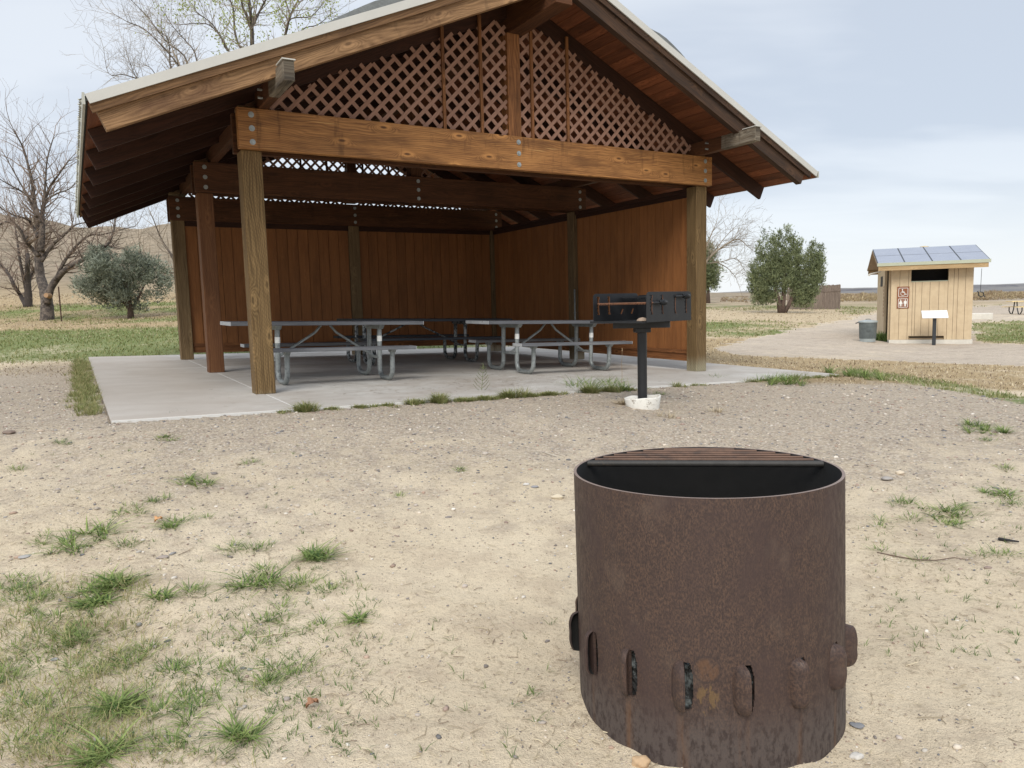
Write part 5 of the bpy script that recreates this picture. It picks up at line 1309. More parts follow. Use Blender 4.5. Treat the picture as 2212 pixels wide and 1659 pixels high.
def juniper(name, label, base, lobes, stems, n, size, mat, seed, group=None, barkm='bark_red', droop=0.):
    r = np.random.RandomState(seed); rr0 = random.Random(seed)
    t = empty(name, base, 0, label, 'tree', group)
    mb = MB()
    for (P, r0, r1) in stems:
        m = len(P); mb.tube([Vector(p) for p in P], [r0+(r1-r0)*i/(m-1) for i in range(m)], 8)
    mb.build('trunk', M[barkm], t, smooth=True)
    V = []; T = []
    wts = np.array([l[3]*l[4]*l[5] for l in lobes])**.67; wts /= wts.sum()
    # clumps: branch tips inside each lobe, then sprays around each clump
    ncl = n//16
    li = r.choice(len(lobes), ncl, p=wts)
    for k in range(ncl):
        cx, cy, cz, rx, ry, rz = lobes[li[k]]
        u = r.normal(size=3); u /= np.linalg.norm(u); rad = (r.uniform(.2, 1.0))**.5*(1.22 if r.rand() < .12 else 1)
        c = np.array([cx+u[0]*rx*rad, cy+u[1]*ry*rad, cz+u[2]*rz*rad])
        outd = np.array([u[0]*.8, u[1]*.8, u[2]*.4+.75-droop]); outd /= np.linalg.norm(outd)
        shade = np.clip(r.normal(.45, .22), 0, 1); cs = size*r.uniform(.7, 1.3)
        for s in range(16):
            off = r.normal(size=3)*cs*.55; off[2] *= 1.1
            dd = outd + r.normal(size=3)*.38; dd /= np.linalg.norm(dd); L = cs*r.uniform(.6, 1.2)
            b = np.cross(dd, r.normal(size=3)); b /= np.linalg.norm(b); p = c+off
            tn = np.clip(shade+r.normal(0, .18), 0, 1)
            for q in range(3):   # little frond: central spike plus two side spikes
                d3 = dd + b*(q-1)*.75; d3 /= np.linalg.norm(d3); o = p+dd*L*.25*(0 if q == 1 else 1); l3 = L*(1 if q == 1 else .6); w = np.cross(d3, b if q == 1 else dd); w /= (np.linalg.norm(w)+1e-9); w *= cs*.085
                if q != 1: w = np.cross(d3, np.cross(dd, b)); w /= (np.linalg.norm(w)+1e-9); w *= cs*.08
                V += [o-w, o+w, o+d3*l3]; T += [tn*.8, tn*.8, min(1, tn+.25)]
    V = np.array(V); F = np.arange(len(V)).reshape(-1, 3)
    npmesh('crown', V, F, mat, t, {'tint': np.array(T)})
    return t
# left blue-green juniper
jb = hit(283, 688); dj = jb.y; jz = gz(jb.x, jb.y)
def jl(px, py, rx, rz, ry=None, d=dj, b=jb, bz=jz):
    p = at(px, py, d); s = d/FPX; return (p.x-b.x, 0, p.z-bz, rx*s, (ry or rx)*s, rz*s)
def jst(pts, d=dj, b=jb, bz=jz): return [tuple(at(x, y, d)-Vector((b.x, b.y, bz))) for x, y in pts]
rl = random.Random(14); jlobes = []
while len(jlobes) < 40:
    ax_, ay_ = rl.uniform(-1, 1), rl.uniform(-1, 1)
    if ax_*ax_+ay_*ay_ > 1: continue
    px_ = 262+ax_*88; py_ = 597+ay_*62*(1 if ay_ < 0 else .9)
    if ay_ < -.2: px_ = 268+ax_*70
    sz_ = rl.uniform(12, 26)*(1.1-.45*math.hypot(ax_, ay_)); dy_ = rl.uniform(-1, 1)*math.sqrt(max(0, 1-ax_*ax_-ay_*ay_))*1.5
    l_ = jl(px_, py_, sz_*1.15, sz_*.8); jlobes.append((l_[0], dy_, l_[2], l_[3], l_[4]*1.3, l_[5]))
jlobes += [jl(265, 590, 60, 42, 55), jl(250, 645, 34, 14, 30), jl(290, 640, 30, 16, 30), jl(262, 662, 16, 9, 16), jl(325, 640, 22, 14, 22), jl(205, 640, 22, 11, 22), jl(305, 665, 14, 7, 12), jl(178, 613, 16, 8, 14), jl(352, 622, 14, 16, 14)]
juniper('juniper', 'round blue-green juniper on the left field', (jb.x, jb.y, jz),
    jlobes,
    [(jst([(283, 692), (282, 670), (278, 640), (268, 600)]), .13, .05), (jst([(283, 672), (296, 650), (310, 620)]), .06, .03), (jst([(280, 668), (262, 645), (240, 620)]), .06, .03)], 10500, .17, M['juniper'], 3, droop=.15)
# right green juniper with two tops
jb2 = hit(1688, 676); dj2 = jb2.y; jz2 = gz(jb2.x, jb2.y)
a2 = dict(d=dj2, b=jb2, bz=jz2)
fl_l = []
for (x, yt, yb, w) in [(1640, 545, 664, 20), (1652, 514, 650, 15), (1672, 508, 620, 15), (1684, 501, 600, 13), (1702, 498, 600, 14), (1715, 517, 615, 17), (1728, 525, 625, 13), (1752, 532, 645, 17), (1762, 510, 600, 11), (1773, 530, 612, 10), (1744, 560, 664, 16), (1664, 560, 655, 20), (1722, 580, 660, 14), (1629, 572, 628, 15), (1699, 560, 632, 24), (1768, 575, 625, 12), (1648, 625, 660, 8), (1732, 620, 658, 12)]:
    for f, ww in ((.0, .16), (.10, .34), (.26, .56), (.46, .8), (.68, .95), (.88, .75)): fl_l.append(jl(x, yt-4+(yb-yt+4)*f, w*ww, (yb-yt)*(.09 if f < .2 else .14), **a2))
juniper('juniper', 'tall green juniper with pointed tops left of the board fence', (jb2.x, jb2.y, jz2), fl_l,
    [(jst([(1686, 682), (1682, 650), (1672, 615), (1660, 570)], **a2), .17, .07), (jst([(1690, 682), (1692, 650), (1695, 600), (1695, 550)], **a2), .17, .07), (jst([(1692, 680), (1706, 655), (1722, 620), (1750, 580)], **a2), .15, .07)],
    23000, dj2*.0085*.5, M['juniper2'], 8, droop=-.6)
jb3 = hit(1537, 655); dj3 = jb3.y; jz3 = gz(jb3.x, jb3.y); a3 = dict(d=dj3, b=jb3, bz=jz3)
juniper('juniper', 'dark green juniper half hidden behind the right front post', (jb3.x, jb3.y, jz3),
    [jl(1525, 580, 26, 48, **a3), jl(1533, 590, 24, 34, **a3), jl(1522, 545, 16, 24, **a3)], [(jst([(1530, 660), (1529, 600)], **a3), .25, .1)], 4200, dj3*.0085*.6, M['juniper2'], 12)

# ------------------------------------------------------------------ grass, straw, stones
def blades(centers, n_each, spread, hgt, wid, r, lean=.6, tint=(0, 1), three=True, curl=.5):
    """centers (k,3) -> arrays of curved blades; each blade 2 quads + tip"""
    k = len(centers); n = int(k*n_each); c = np.repeat(np.asarray(centers, float), n_each, axis=0)
    ang = r.uniform(0, 2*np.pi, n); rad = np.abs(r.normal(0, 1, n))*spread if np.isscalar(spread) else np.abs(r.normal(0, 1, n))*np.repeat(spread, n_each)
    bx = c[:, 0]+np.cos(ang)*rad*.55; by = c[:, 1]+np.sin(ang)*rad*.55; bz = groundz(bx, by)-.004
    h = (hgt if np.isscalar(hgt) else np.repeat(hgt, n_each))*r.uniform(.45, 1.15, n); w = (wid if np.isscalar(wid) else np.repeat(wid, n_each))*r.uniform(.7, 1.3, n)
    la = ang+r.normal(0, .6, n); le = lean*r.uniform(.3, 1.6, n)
    dx, dy = np.cos(la)*le, np.sin(la)*le; wa = la+np.pi/2+r.normal(0, .4, n); wx, wy = np.cos(wa)*w/2, np.sin(wa)*w/2
    P = []
    for s, ww in ((0, 1.), (.5, .85), (1., 0.)):
        lx = dx*h*(s*.5+curl*s*s); ly = dy*h*(s*.5+curl*s*s); lz = h*(s-.28*s*s*np.minimum(le, 1.4))
        if ww > 0: P.append(np.stack([bx+lx-wx*ww, by+ly-wy*ww, bz+lz], 1)); P.append(np.stack([bx+lx+wx*ww, by+ly+wy*ww, bz+lz], 1))
        else: P.append(np.stack([bx+lx, by+ly, bz+lz], 1))
    V = np.stack(P, 1).reshape(-1, 3); o = np.arange(n)*5
    F = np.concatenate([np.stack([o, o+1, o+3], 1), np.stack([o, o+3, o+2], 1), np.stack([o+2, o+3, o+4], 1)])
    tt = np.clip(r.normal((tint[0]+tint[1])/2, (tint[1]-tint[0])/3, n), 0, 1); return V, F, np.repeat(tt, 5)
def merge(parts):
    V = []; F = []; T = []; o = 0
    for v, f, t in parts: V.append(v); F.append(f+o); T.append(t); o += len(v)
    return np.concatenate(V), np.concatenate(F), np.concatenate(T)
def H(px, py): p = hit(px, py); return (p.x, p.y, p.z)
def scatter(px, py, wpx, hpx, k, r):
    c = H(px, py); d = c[1]; sx_ = wpx/FPX*d; 
    p2 = hit(px, py-hpx/2); p3 = hit(px, py+hpx/2); sy = max(.02, (p2.y-p3.y))
    return np.stack([c[0]+r.uniform(-.5, .5, k)*sx_, c[1]+r.uniform(-.5, .5, k)*sy, np.zeros(k)], 1)
# named tufts: (px, py, width px, height px, blades, blade length m, width m, material, label)
tufts = [
 (430, 1040, 86, 14, 300, .085, .0032, 'grass', 'green grass tuft on bare ground in the middle left, nearest the slab corner'),
 (182, 1172, 120, 40, 460, .085, .0034, 'grass', 'wide green grass tuft on the left, above the paired tufts'),
 (682, 1203, 80, 16, 380, .075, .0034, 'grass', 'dense round green tuft alone right of the left-hand grass'),
 (235, 1265, 120, 26, 520, .080, .0034, 'grass', 'upper of two big green tufts on the left'),
 (205, 1308, 76, 18, 360, .075, .0034, 'grass', 'lower and smaller of two green tufts on the left'),
 (556, 1262, 92, 18, 260, .080, .0036, 'grass', 'dark flat grass tuft left of the bare sand patch'),
 (770, 1342, 34, 10, 150, .060, .0028, 'grass', 'small isolated bright green tuft in the middle of the sand'),
 (262, 1530, 84, 20, 560, .070, .0028, 'grass', 'thick dark green star-shaped tuft near the bottom left'),
 (525, 1592, 66, 18, 260, .070, .0024, 'grass', 'fine dark upright tuft near the bottom edge'),
 (205, 1645, 90, 20, 420, .065, .0027, 'grass', 'green tuft cut by the bottom edge of the photo'),
 (350, 1288, 50, 12, 180, .065, .003, 'grass', 'small tuft right of the two big left-hand tufts'),
 (372, 1136, 44, 12, 160, .06, .003, 'grass', 'little tuft beside an orange dead leaf'),
 (1290, 845, 150, 14, 520, .20, .005, 'grass', 'tall grass clump against the slab left of the grill'),
 (1672, 824, 100, 10, 300, .17, .005, 'grass', 'grass clump on the slab edge right of the grill'),
 (1850, 812, 84, 12, 420, .15, .005, 'grass', 'rounded green clump at the right corner of the slab'),
 (1548, 826, 34, 6, 80, .15, .005, 'grass', 'small spiky clump on the slab edge near the right post'),
 (398, 903, 34, 5, 60, .09, .005, 'grass', 'tiny tuft at the front edge of the slab on the left'),
 (365, 948, 58, 8, 150, .055, .0035, 'grass', 'flat little tuft just below the slab on the left'),
 (2112, 928, 90, 20, 300, .07, .004, 'grass', 'grass patch near the right edge, highest of the right-hand patches'),
 (2162, 1068, 70, 16, 260, .075, .0034, 'grass', 'bright tuft near the right edge above the long patch'),
 (2040, 1105, 110, 26, 380, .065, .0032, 'grass', 'long green patch right of the fire ring'),
 (2058, 1133, 50, 10, 160, .06, .003, 'grass', 'small tuft just under the long patch right of the fire ring'),
 (994, 1016, 34, 8, 90, .05, .003, 'grass', 'small lone tuft above the middle of the sand'),
]
for i, (px, py, w, h, n, L, bw, mt, lab) in enumerate(tufts):
    r = np.random.RandomState(100+i); k = max(3, int(w/5)); c = scatter(px, py, w*.8, h*1.15, k, r); c = c[r.permutation(k)]; ne = max(6, n//k)
    sp_r = .5*w/FPX*c[0][1]/max(1, k**.5)*.9
    V, F, T = blades(c, max(4, int(ne*(.55 if py > 930 else 1.4))), sp_r*.75, L*(.70 if py > 930 else 1.0)*np.abs(r.normal(.95, .28, k)), bw*(1.75 if py > 930 else 1.3), r, 1.7 if py > 930 else 1.1, (0, 1), curl=.75)
    c0 = H(px, py); o = npmesh('grass_tuft', V-np.array(c0), F, M[mt], None, {'tint': T}); o.location = c0; tag(o, lab, 'grass tuft', 'green grass tufts')
# loose grass everywhere else
parts = []
rg = np.random.RandomState(77)
def area(px0, px1, py0, py1, k, ne, sp, L, bw, lean, tint, dens=None):
    px = rg.uniform(px0, px1, k); py = rg.uniform(py0, py1, k)
    C_ = []
    for a, b in zip(px, py):
        p = hit(a, b); C_.append((p.x, p.y, p.z))
    C_ = np.array(C_); parts.append(blades(C_, ne, sp, L, bw, rg, lean, tint))
small = [(60, 1290, 110, 40, 14), (120, 1392, 190, 30, 20), (268, 1425, 110, 30, 12), (90, 1335, 90, 20, 9), (40, 1262, 90, 30, 12), (30, 1450, 120, 60, 16), (200, 1445, 120, 30, 8), (150, 1370, 140, 20, 8), (60, 1530, 160, 60, 14), (120, 1590, 180, 50, 10), (420, 1278, 36, 8, 3), (340, 1083, 28, 6, 3), (290, 1100, 60, 16, 4), (420, 1122, 50, 12, 3), (560, 1186, 34, 8, 3), (490, 1190, 44, 10, 3), (100, 1165, 60, 20, 3), (228, 1362, 44, 8, 3), (225, 1335, 60, 12, 3), (690, 1355, 34, 6, 2), (610, 1275, 40, 10, 3), (655, 1262, 50, 12, 3), (705, 1278, 34, 8, 2), (570, 1235, 40, 8, 3), (620, 1445, 70, 40, 5), (590, 1475, 60, 40, 4), (460, 1450, 90, 40, 4), (380, 1455, 60, 24, 3), (350, 1540, 60, 14, 3), (420, 1530, 50, 12, 3), (390, 1600, 40, 30, 3), (400, 1560, 30, 16, 2), (535, 1000, 26, 6, 2), (130, 958, 44, 10, 3), (40, 1015, 36, 6, 2), (862, 1074, 28, 6, 1), (540, 1390, 100, 30, 3), (620, 1330, 110, 40, 5), (1980, 1125, 36, 8, 2), (1945, 1085, 50, 10, 3), (2190, 1090, 40, 10, 3), (2185, 1012, 34, 6, 2), (2150, 950, 50, 6, 2), (1985, 1215, 40, 10, 1), (2110, 1200, 60, 12, 1), (1420, 852, 60, 8, 4), (1490, 830, 30, 5, 2), (2180, 1195, 50, 10, 2), (1905, 1130, 40, 16, 2), (1900, 1190, 50, 16, 1), (440, 1495, 80, 40, 3), (300, 1600, 60, 30, 3), (280, 1180, 50, 12, 3)]
small = [(a, b, c, d, max(1, int(e*(.62 if a < 330 and b > 1230 else 1.1)))) for a, b, c, d, e in small]
for (px, py, w, h, k) in small:
    c = scatter(px, py, w, h, k, rg); dry_ = px < 330 and py > 1230
    parts.append(blades(c, 30, .05 if w > 30 else .03, .045, .003, rg, 1.6, (0, 1)))
for (x0, x1, y0, y1, k) in ((470, 820, 1225, 1640, 230), (320, 520, 1260, 1640, 90), (1850, 2205, 1040, 1420, 110), (800, 1200, 1300, 1640, 30), (60, 700, 960, 1220, 60)):
    c = np.array([H(a_, b_) for a_, b_ in zip(rg.uniform(x0, x1, k), rg.uniform(y0, y1, k))]); parts.append(blades(c, 5, .006, .036, .0026, rg, 1.0, (0, .5)))
V, F, T = merge(parts); tag(npmesh('grass', V, F, M['grass'], None, {'tint': T}), kind='stuff')
parts = []
# yellow-green thatch, lower left, and fringe rows beside the slab
area(-40, 330, 1260, 1659, 240, 16, .075, .055, .0024, 1.0, (0, 1))
area(180, 560, 1330, 1659, 90, 8, .05, .04, .0022, 1.0, (0, 1))
area(480, 800, 1250, 1500, 70, 5, .04, .035, .002, .9, (0, .6))
n = 330; X = rg.uniform(-1.64, -1.45, n)-np.abs(rg.normal(0, .06, n)); Y = rg.uniform(-.75, 7.4, n); pts = np.array([tuple(F2W(a, b)) for a, b in zip(X, Y)]); parts.append(blades(pts, 22, .06, .075, .005, rg, .8, (0, .7)))
for (x0, x1, k, L) in ((-.05, .45, 30, .07), (.55, 1.15, 30, .07), (1.25, 3.05, 200, .09), (3.3, 4.2, 80, .08), (4.75, 5.0, 6, .06), (6.0, 7.9, 60, .09), (5.1, 5.3, 5, .08)):
    X = rg.uniform(x0, x1, k); X = X+.08*np.sin(X*23); Y = -1.37-np.abs(rg.normal(0, .07, k)); pts = np.array([tuple(F2W(a, b)) for a, b in zip(X, Y)]); hh = L*(.45+.9*np.clip(np.sin(X*9.7)*np.sin(X*4.1+1), 0, 1)); parts.append(blades(pts, 26, .05, hh*1.35, .006, rg, 1.0, (0, .6)))
V, F, T = merge(parts); tag(npmesh('mixed_grass', V, F, M['grass_mix'], None, {'tint': T}), kind='stuff')
# field grass by zone weight
parts = []
N = 90000; a = rg.uniform(-.78, .86, N); dd = np.exp(rg.uniform(math.log(8.5), math.log(60), N)); x = a*dd; y = dd
zg, zr, zd, zh = zones(x, y); dx, dy = x-FX, y-FY; X = dx*fc+dy*fs; Y = -dx*fs+dy*fc; out = ~((X > -1.5) & (X < 8.1) & (Y > -1.4) & (Y < 8.05))
m = out & (rg.rand(N) < (zg*1.0)) & (zg > .25); c = np.stack([x[m], y[m], x[m]*0], 1); hgt_ = .045+.0016*c[:, 1]
parts.append(blades(c, 2, .10, hgt_, .0045+.0007*c[:, 1], rg, .7, (0, .7)))
V, F, T = merge(parts); tag(npmesh('field_grass', V, F, M['grass_mix'], None, {'tint': T*.75}), kind='stuff')
m = out & (rg.rand(N) < zd*.55) & (y > 8); c = np.stack([x[m], y[m], x[m]*0], 1); V, F, T = blades(c, 2, .1, .035+.0012*c[:, 1], .004+.0006*c[:, 1], rg, 1.0, (0, 1))
tag(npmesh('dry_grass', V, F, M['straw'], None, {'tint': T}), kind='stuff')
# straw and twigs lying on the sand
N = 6000; a = rg.uniform(-.75, .75, N); y = np.exp(rg.uniform(math.log(1.75), math.log(8), N)); x = a*y; px, py = project(x, y, groundz(x, y))
keep = (rg.rand(N) < np.clip(.25+.8*fbm(x, y, 1.5, 21)+(px < 600)*.35+(px > 1850)*.15, .05, 1)); x, y = x[keep], y[keep]
V = []; F = []; T = []
for k in range(len(x)):
    L = rg.uniform(.010, .045)*(2.0 if rg.rand() < .05 else 1); an = rg.uniform(0, 6.28); w = rg.uniform(.0007, .0016); bd = rg.normal(0, .25); o = len(V); tn = rg.rand()**.8
    for s in (-1, 0, 1):
        qx, qy = x[k]+math.cos(an+bd*s)*L*s/2, y[k]+math.sin(an+bd*s)*L*s/2; z = gz(qx, qy)+.003+rg.uniform(0, .004)
        wx, wy = -math.sin(an)*w, math.cos(an)*w; V += [(qx-wx, qy-wy, z), (qx+wx, qy+wy, z), (qx, qy, z+w*1.6)]; T += [tn]*3
    for s in (0, 1):
        b0 = o+s*3
        for (i0, i1) in ((0, 2), (2, 1)): F.append((b0+i0, b0+i1, b0+3+i1, b0+3+i0))
tag(npmesh('straw', np.array(V), np.array(F), M['straw'], None, {'tint': np.array(T)}), kind='stuff')
# pebbles
def pebmat():
    m, t, b = newmat('pebble_stone')
    a = nd(t, 'ShaderNodeAttribute', attribute_name='pcol').outputs['Color']; v = nd(t, 'ShaderNodeTexCoord').outputs['Object']
    n = noise(t, v, 120, 4, .6); setc(t, b, mix(t, n, a, mix(t, .5, a, (.3, .25, .2))), .85, bump=n, bstr=.3, bdist=.002); return m
M['peb'] = pebmat()
import itertools
ph = (1+5**.5)/2; ico = np.array([(-1, ph, 0), (1, ph, 0), (-1, -ph, 0), (1, -ph, 0), (0, -1, ph), (0, 1, ph), (0, -1, -ph), (0, 1, -ph), (ph, 0, -1), (ph, 0, 1), (-ph, 0, -1), (-ph, 0, 1)])/math.hypot(1, ph)
icoF = np.array([(0, 11, 5), (0, 5, 1), (0, 1, 7), (0, 7, 10), (0, 10, 11), (1, 5, 9), (5, 11, 4), (11, 10, 2), (10, 7, 6), (7, 1, 8), (3, 9, 4), (3, 4, 2), (3, 2, 6), (3, 6, 8), (3, 8, 9), (4, 9, 5), (2, 4, 11), (6, 2, 10), (8, 6, 7), (9, 8, 1)])
def sub(Vs, Fs):
    Vs = [tuple(v) for v in Vs]; mid = {}; out = []
    def mp(a, b):
        k = (min(a, b), max(a, b))
        if k not in mid:
            v = np.array(Vs[a])+np.array(Vs[b]); v /= np.linalg.norm(v); mid[k] = len(Vs); Vs.append(tuple(v))
        return mid[k]
    for a, b, c in Fs: ab, bc, ca = mp(a, b), mp(b, c), mp(c, a); out += [(a, ab, ca), (b, bc, ab), (c, ca, bc), (ab, bc, ca)]
    return np.array(Vs), np.array(out)
PAL = np.array([(.42, .34, .26), (.19, .17, .16), (.58, .50, .40), (.30, .21, .17), (.46, .40, .35), (.66, .61, .53), (.12, .135, .155), (.38, .26, .19), (.25, .25, .25)])
def pebbles(x, y, size, r, Vb, Fb):
    n = len(x); nv = len(Vb); rotz = r.uniform(0, 6.28, n); sx_ = size*r.uniform(.8, 1.4, n); sy_ = size*r.uniform(.6, 1., n); sz_ = size*r.uniform(.35, .65, n)
    P = Vb[None]*(1+r.normal(0, .12, (n, nv, 1))); P = P*np.stack([sx_, sy_, sz_], 1)[:, None]
    c, s = np.cos(rotz)[:, None], np.sin(rotz)[:, None]; X = P[..., 0]*c-P[..., 1]*s+x[:, None]; Y = P[..., 0]*s+P[..., 1]*c+y[:, None]; Z = P[..., 2]+(groundz(x, y)+sz_*.25)[:, None]
    V = np.stack([X, Y, Z], -1).reshape(-1, 3); F = (Fb[None]+(np.arange(n)*nv)[:, None, None]).reshape(-1, 3)
    col = PAL[r.choice(len(PAL), n, p=[.14, .14, .15, .09, .12, .14, .09, .06, .07])]*r.uniform(.6, 1.3, (n, 1)); return V, F, np.repeat(col, nv, 0)
N = 16000; a = rg.uniform(-.78, .78, N); y = np.exp(rg.uniform(math.log(1.7), math.log(9.5), N)); x = a*y
zg, zr, zd, zh = zones(x, y); dx, dy = x-FX, y-FY; X = dx*fc+dy*fs; Y = -dx*fs+dy*fc; out = ~((X > -1.46) & (X < 8.06) & (Y > -1.37)); out &= np.hypot(x-RC.x, y-RC.y) > RR+.01
keep = out & (rg.rand(N) < np.clip(zr*1.1+.20+.5*np.exp(-((np.hypot(x-RC.x, y-RC.y)-.46)/.06)**2), 0, 1)); x, y = x[keep], y[keep]; size = .0018+.0014*y*rg.uniform(.3, 1.4, len(x))+(rg.rand(len(x)) < .05)*rg.uniform(.002, .011, len(x))
V, F, Cc = pebbles(x, y, size, rg, ico, icoF); tag(npmesh('gravel', V, F, M['peb'], None, {'pcol': Cc}, smooth=True), kind='stuff')
# soil crumbs
N = 14000; a = rg.uniform(-.75, .75, N); y = np.exp(rg.uniform(math.log(1.7), math.log(5), N)); x = a*y; k_ = np.hypot(x-RC.x, y-RC.y) > RR+.005; x, y = x[k_], y[k_]
V, F, Cc = pebbles(x, y, .0013+.0010*y*rg.rand(len(x))**2, rg, ico, icoF); Cc = np.tile(np.array([.45, .36, .26]), (len(V), 1))*np.repeat(rg.uniform(.35, 1.1, len(x)), len(ico))[:, None]; tag(npmesh('soil_crumbs', V, F, M['peb'], None, {'pcol': Cc}, smooth=True), kind='stuff')
nl = 420; X = rg.normal(2.9, 1.4, nl); Y = rg.normal(-.1, .7, nl); okl = (X > -.9) & (X < 7.5) & (Y > -1.25) & (Y < 2.5); X, Y = X[okl], Y[okl]; V = []; F = []; T = []
for k in range(len(X)):
    L = rg.uniform(.02, .07); an = rg.normal(.1, .6); w = rg.uniform(.003, .007); o = len(V)
    for sx_, sy_ in ((-1, -1), (1, -.4), (1, .6), (-1, 1)):
        a_x, a_y = X[k]+math.cos(an)*L/2*sx_-math.sin(an)*w*sy_, Y[k]+math.sin(an)*L/2*sx_+math.cos(an)*w*sy_; p = F2W(a_x, a_y, slabz(a_x, a_y)+.004+rg.uniform(0, .003)); V.append(tuple(p)); T.append(0.)
    F.append((o, o+1, o+2, o+3)); T[-4:] = [rg.rand()*.5]*4
tag(npmesh('leaf_litter', np.array(V), np.array(F), M['straw'], None, {'tint': np.array(T)}), kind='stuff')
# single stones one can point at
ico2, ico2F = sub(ico, icoF); ico3, ico3F = sub(ico2, ico2F)
stones = [(1384, 1650, 21, (.56, .37, .20), 'orange-tan stone against the foot of the fire ring', 1.1), (1850, 1636, 16, (.62, .59, .54), 'oval whitish stone lower right of the fire ring', .6), (1851, 1569, 15, (.17, .19, .22), 'flat blue-grey stone right of the fire ring', .4),
 (1944, 1023, 9, (.66, .56, .42), 'pale cream angular stone right of the ring rim', .9), (1916, 1036, 13, (.33, .31, .29), 'flat grey stone beside the cream stone', .45), (1204, 1076, 13, (.62, .53, .38), 'cream stone left of the ring rim', .7), (18, 937, 15, (.15, .10, .075), 'dark brown stone at the left edge', .5),
 (55, 1204, 12, (.33, .33, .33), 'flat grey stone at the left near a tuft', .45), (118, 1426, 9, (.27, .28, .29), 'small blue-grey stone among the lower left grass', .5), (2095, 1257, 0, (.1, .1, .1), '', 1), (2134, 1276 - 48, 8, (.24, .17, .14), 'brown pebble near the right edge beside a long twig', .8),
 (1155, 1053, 8, (.24, .25, .28), 'bluish stone beside a white stone left of the ring', .5), (1137, 1048, 7, (.6, .58, .54), 'white stone touching the bluish stone', .8), (353, 1205, 12, (.30, .25, .22), 'long brown stone in the middle left', .4), (1048, 981, 7, (.48, .42, .36), 'round tan stone in the sand above the ring on the left', .7), (215, 1600, 14, (.58, .54, .48), 'chalky white stone near the bottom left', .5), (2018, 1016, 0, (0, 0, 0), '', 1),
 (540, 1447, 7, (.3, .31, .31), 'small grey stone in the sand patch', .6), (1290, 1512, 6, (.6, .56, .5), 'whitish pebble at the left of the fire ring', .9), (1285, 1560, 0, (0, 0, 0), '', 1)]
for i, (px, py, rp, col, lab, fl_) in enumerate(stones):
    if not rp: continue
    p = hit(px, py); s = rp/FPX*p.y; r = np.random.RandomState(300+i)
    Vb = ico3.copy(); nse = 1+.10*np.sin(Vb@r.normal(size=3)*3+r.rand()*6)+.06*np.sin(Vb@r.normal(size=3)*6)+r.normal(0, .012, len(Vb))
    Vb = Vb*nse[:, None]*np.array([s*1.05, s*.75, s*.62*fl_]); an = r.uniform(-.5, .5); cA, sA = math.cos(an), math.sin(an); Vb = np.stack([Vb[:, 0]*cA-Vb[:, 1]*sA, Vb[:, 0]*sA+Vb[:, 1]*cA, Vb[:, 2]+s*.2], 1)
    o = npmesh('stone', Vb, ico3F, M['peb'], None, {'pcol': np.tile(np.array(col), (len(Vb), 1))*r.uniform(.9, 1.05, (len(Vb), 1))}, smooth=True); o.location = (p.x, p.y, gz(p.x, p.y)); tag(o, lab, 'stone')
# dead leaves
def leaf(px, py, s, lab, col):
    p = hit(px, py); V = []; k = 9
    for i in range(k):
        t_ = i/(k-1); w = s*.32*math.sin(math.pi*min(1, t_*1.02+.02))*(1+.35*math.sin(i*2.6)); x_ = (t_-.5)*s; zc = .012*math.sin(t_*3.1)+.004
        V += [(x_, -w, zc+.010+.004*math.sin(i*2.1)), (x_, 0, zc), (x_, w, zc+.012+.004*math.cos(i*1.7))]
    F = [(i*3+j, i*3+3+j, i*3+4+j, i*3+1+j) for i in range(k-1) for j in (0, 1)]
    o = npmesh('dead_leaf', np.array(V), np.array(F), plain('leaf_'+str(px), col, .8, 0, .2, 60), smooth=True); o.location = (p.x, p.y, gz(p.x, p.y)+.002); o.rotation_euler = (0, 0, R(px % 90)); tag(o, lab, 'leaf')
leaf(343, 1128, .055, 'curled orange dead leaf in the grass on the left', (.50, .27, .12)); leaf(675, 1530, .045, 'curled brown dead leaf on the sand near the bottom', (.26, .13, .07))
# long twigs
def twig(P, r0, lab, col):
    q0 = hit(*P[0]); pts = []
    for i, (a, b) in enumerate(P): p = hit(a, b); pts.append(Vector((p.x-q0.x, p.y-q0.y, gz(p.x, p.y)-q0.z+r0+.002*(i % 2))))
    mb = MB(); mb.tube(pts, [r0*(1-.5*i/(len(pts)-1)) for i in range(len(pts))], 6); o = mb.build('twig', plain('twig_'+str(P[0][0]), col, .9), smooth=True); o.location = q0; tag(o, lab, 'twig')
twig([(1895, 1195), (1930, 1203), (1975, 1210), (2020, 1213), (2060, 1206), (2095, 1212)], .0035, 'long thin curved twig on the sand right of the fire ring', (.16, .11, .08))
twig([(1172, 977), (1195, 985), (1215, 990)], .004, 'short pale stick above the middle of the sand', (.6, .54, .44)); twig([(2158, 1168), (2180, 1172), (2200, 1174)], .009, 'short charred black stick near the right edge', (.03, .03, .03))
twig([(545, 1318+60), (600, 1372), (650, 1365)], .0025, 'thin pale straw lying in the left sand', (.5, .42, .3))
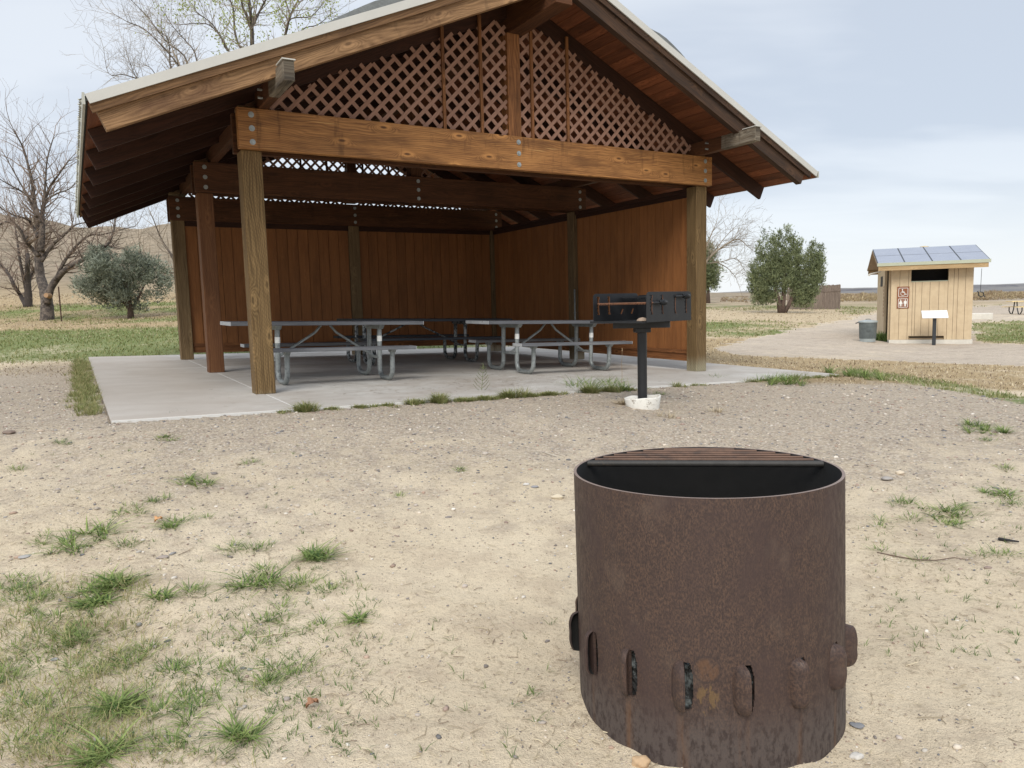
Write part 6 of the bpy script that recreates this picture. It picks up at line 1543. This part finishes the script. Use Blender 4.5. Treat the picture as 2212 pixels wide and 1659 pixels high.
# tall dry weeds at the slab edge
def weed(px, py, hh_, lab, col, leafy=True):
    p = hit(px, py); mb = MB(); r = random.Random(px); pts = [Vector((0, 0, 0))]
    for k in range(8): pts.append(pts[-1]+Vector((r.uniform(-.008, .008), 0, hh_/8)))
    mb.tube(pts, [.0035-.00025*k for k in range(9)], 5)
    if leafy:
        for k in range(1, 8):
            for s_ in (-1, 1):
                L_w = hh_*.42*(1-k/9.5); a = pts[k]; yd = r.uniform(-.05, .05); e = a+Vector((s_*L_w*.75, yd, L_w*.8)); m_ = (a+e)/2+Vector((0, 0, -.012)); mb.tube([a, m_, e], [.002, .0016, .0008], 4)
                for j in range(7):
                    f = .15+.12*j; c = a+(e-a)*f+Vector((0, 0, -.012*math.sin(math.pi*f)))
                    for t_ in (-1, 1): d_ = Vector((s_*.010+t_*.006, t_*.012, .014-t_*.004)); w_ = Vector((.0, .0028, .0018)); mb.poly([c-w_, c+w_, c+d_])
        for j in range(26): c = pts[-1]+Vector((r.gauss(0, .006), r.gauss(0, .006), r.uniform(-.05, .02))); mb.poly([c, c+Vector((.004, .002, .007)), c+Vector((-.003, .003, .006))])
    else:
        for j in range(14): c = pts[-1]+Vector((r.gauss(0, .003), r.gauss(0, .003), r.uniform(-.03, .012))); mb.poly([c, c+Vector((.006, .002, .008)), c+Vector((-.004, .003, .009))])
    o = mb.build('weed', leafm('weed_'+str(px), col, tuple(c*.8 for c in col), .2)); o.location = (p.x, p.y, gz(p.x, p.y)); tag(o, lab, 'weed')
weed(1042, 856, .36, 'tall branching weed at the slab edge left of the grill', (.17, .20, .08)); weed(1342, 838, .50, 'thin dry stalk standing in the grass clump by the grill', (.36, .25, .14), False)
# dry grass tufts round the grill foot
for (px, py, w, n, lab) in ((1345, 872, 60, 240, 'dry tan grass tuft left of the white collar of the grill'), (1440, 900, 60, 90, 'dry straw tuft lower right of the grill collar'), (1555, 893, 40, 90, 'pale dry tuft on the mound right of the grill')):
    r = np.random.RandomState(px); c = scatter(px, py, w*.5, 8, 3, r); V, F, T = blades(c, n//3, .05, .09, .003, r, 1.1, (.2, 1)); c0 = H(px, py); o = npmesh('dry_tuft', V-np.array(c0), F, M['straw'], None, {'tint': T}); o.location = c0; tag(o, lab, 'dry grass tuft')
# green weed clump at the hut corner
r = np.random.RandomState(5); c = scatter(1907, 736, 18, 4, 5, r); V, F, T = blades(c, 60, .12, .32, .02, r, .5, (0, .6)); c0 = H(1907, 736); o = npmesh('weed_clump', V-np.array(c0), F, M['grass'], None, {'tint': T}); o.location = c0; tag(o, 'green weed clump between the litter bin and the hut', 'weed')
# brush belt on the plain at the right
def brush():
    V = []; T = []; r = np.random.RandomState(9)
    for k in range(900):
        px = r.uniform(1560, 2260) if r.rand() < .25 else r.uniform(1800, 2260); d = r.uniform(82, 150); a = px_ray(px, 636); x = a.x/a.y*d; z = gz(x, d); hgt = r.uniform(.3, .6)*(1.5 if 1860 < px < 1890 or px > 2130 and px < 2160 else 1)*(1 if px > 1800 else .6); rad = hgt*r.uniform(.8, 1.6); tn = r.rand()
        for s in range(46):
            u = r.normal(size=3); u /= np.linalg.norm(u); p = np.array([x+u[0]*rad, d+u[1]*rad, z+abs(u[2])*hgt*.8]); dd = u*.6+np.array([0, 0, .6])+r.normal(size=3)*.3; w = np.cross(dd, r.normal(size=3)); w /= np.linalg.norm(w); L = hgt*.38
            V += [p-w*.06, p+w*.06, p+dd*L]; T += [np.clip(tn+r.normal(0, .15), 0, 1)]*3
    o = npmesh('brush', np.array(V), np.arange(len(V)).reshape(-1, 3), leafm('sage_brush', (.24, .165, .105), (.42, .34, .20), .1), None, {'tint': np.array(T)}); tag(o, kind='stuff')
brush()
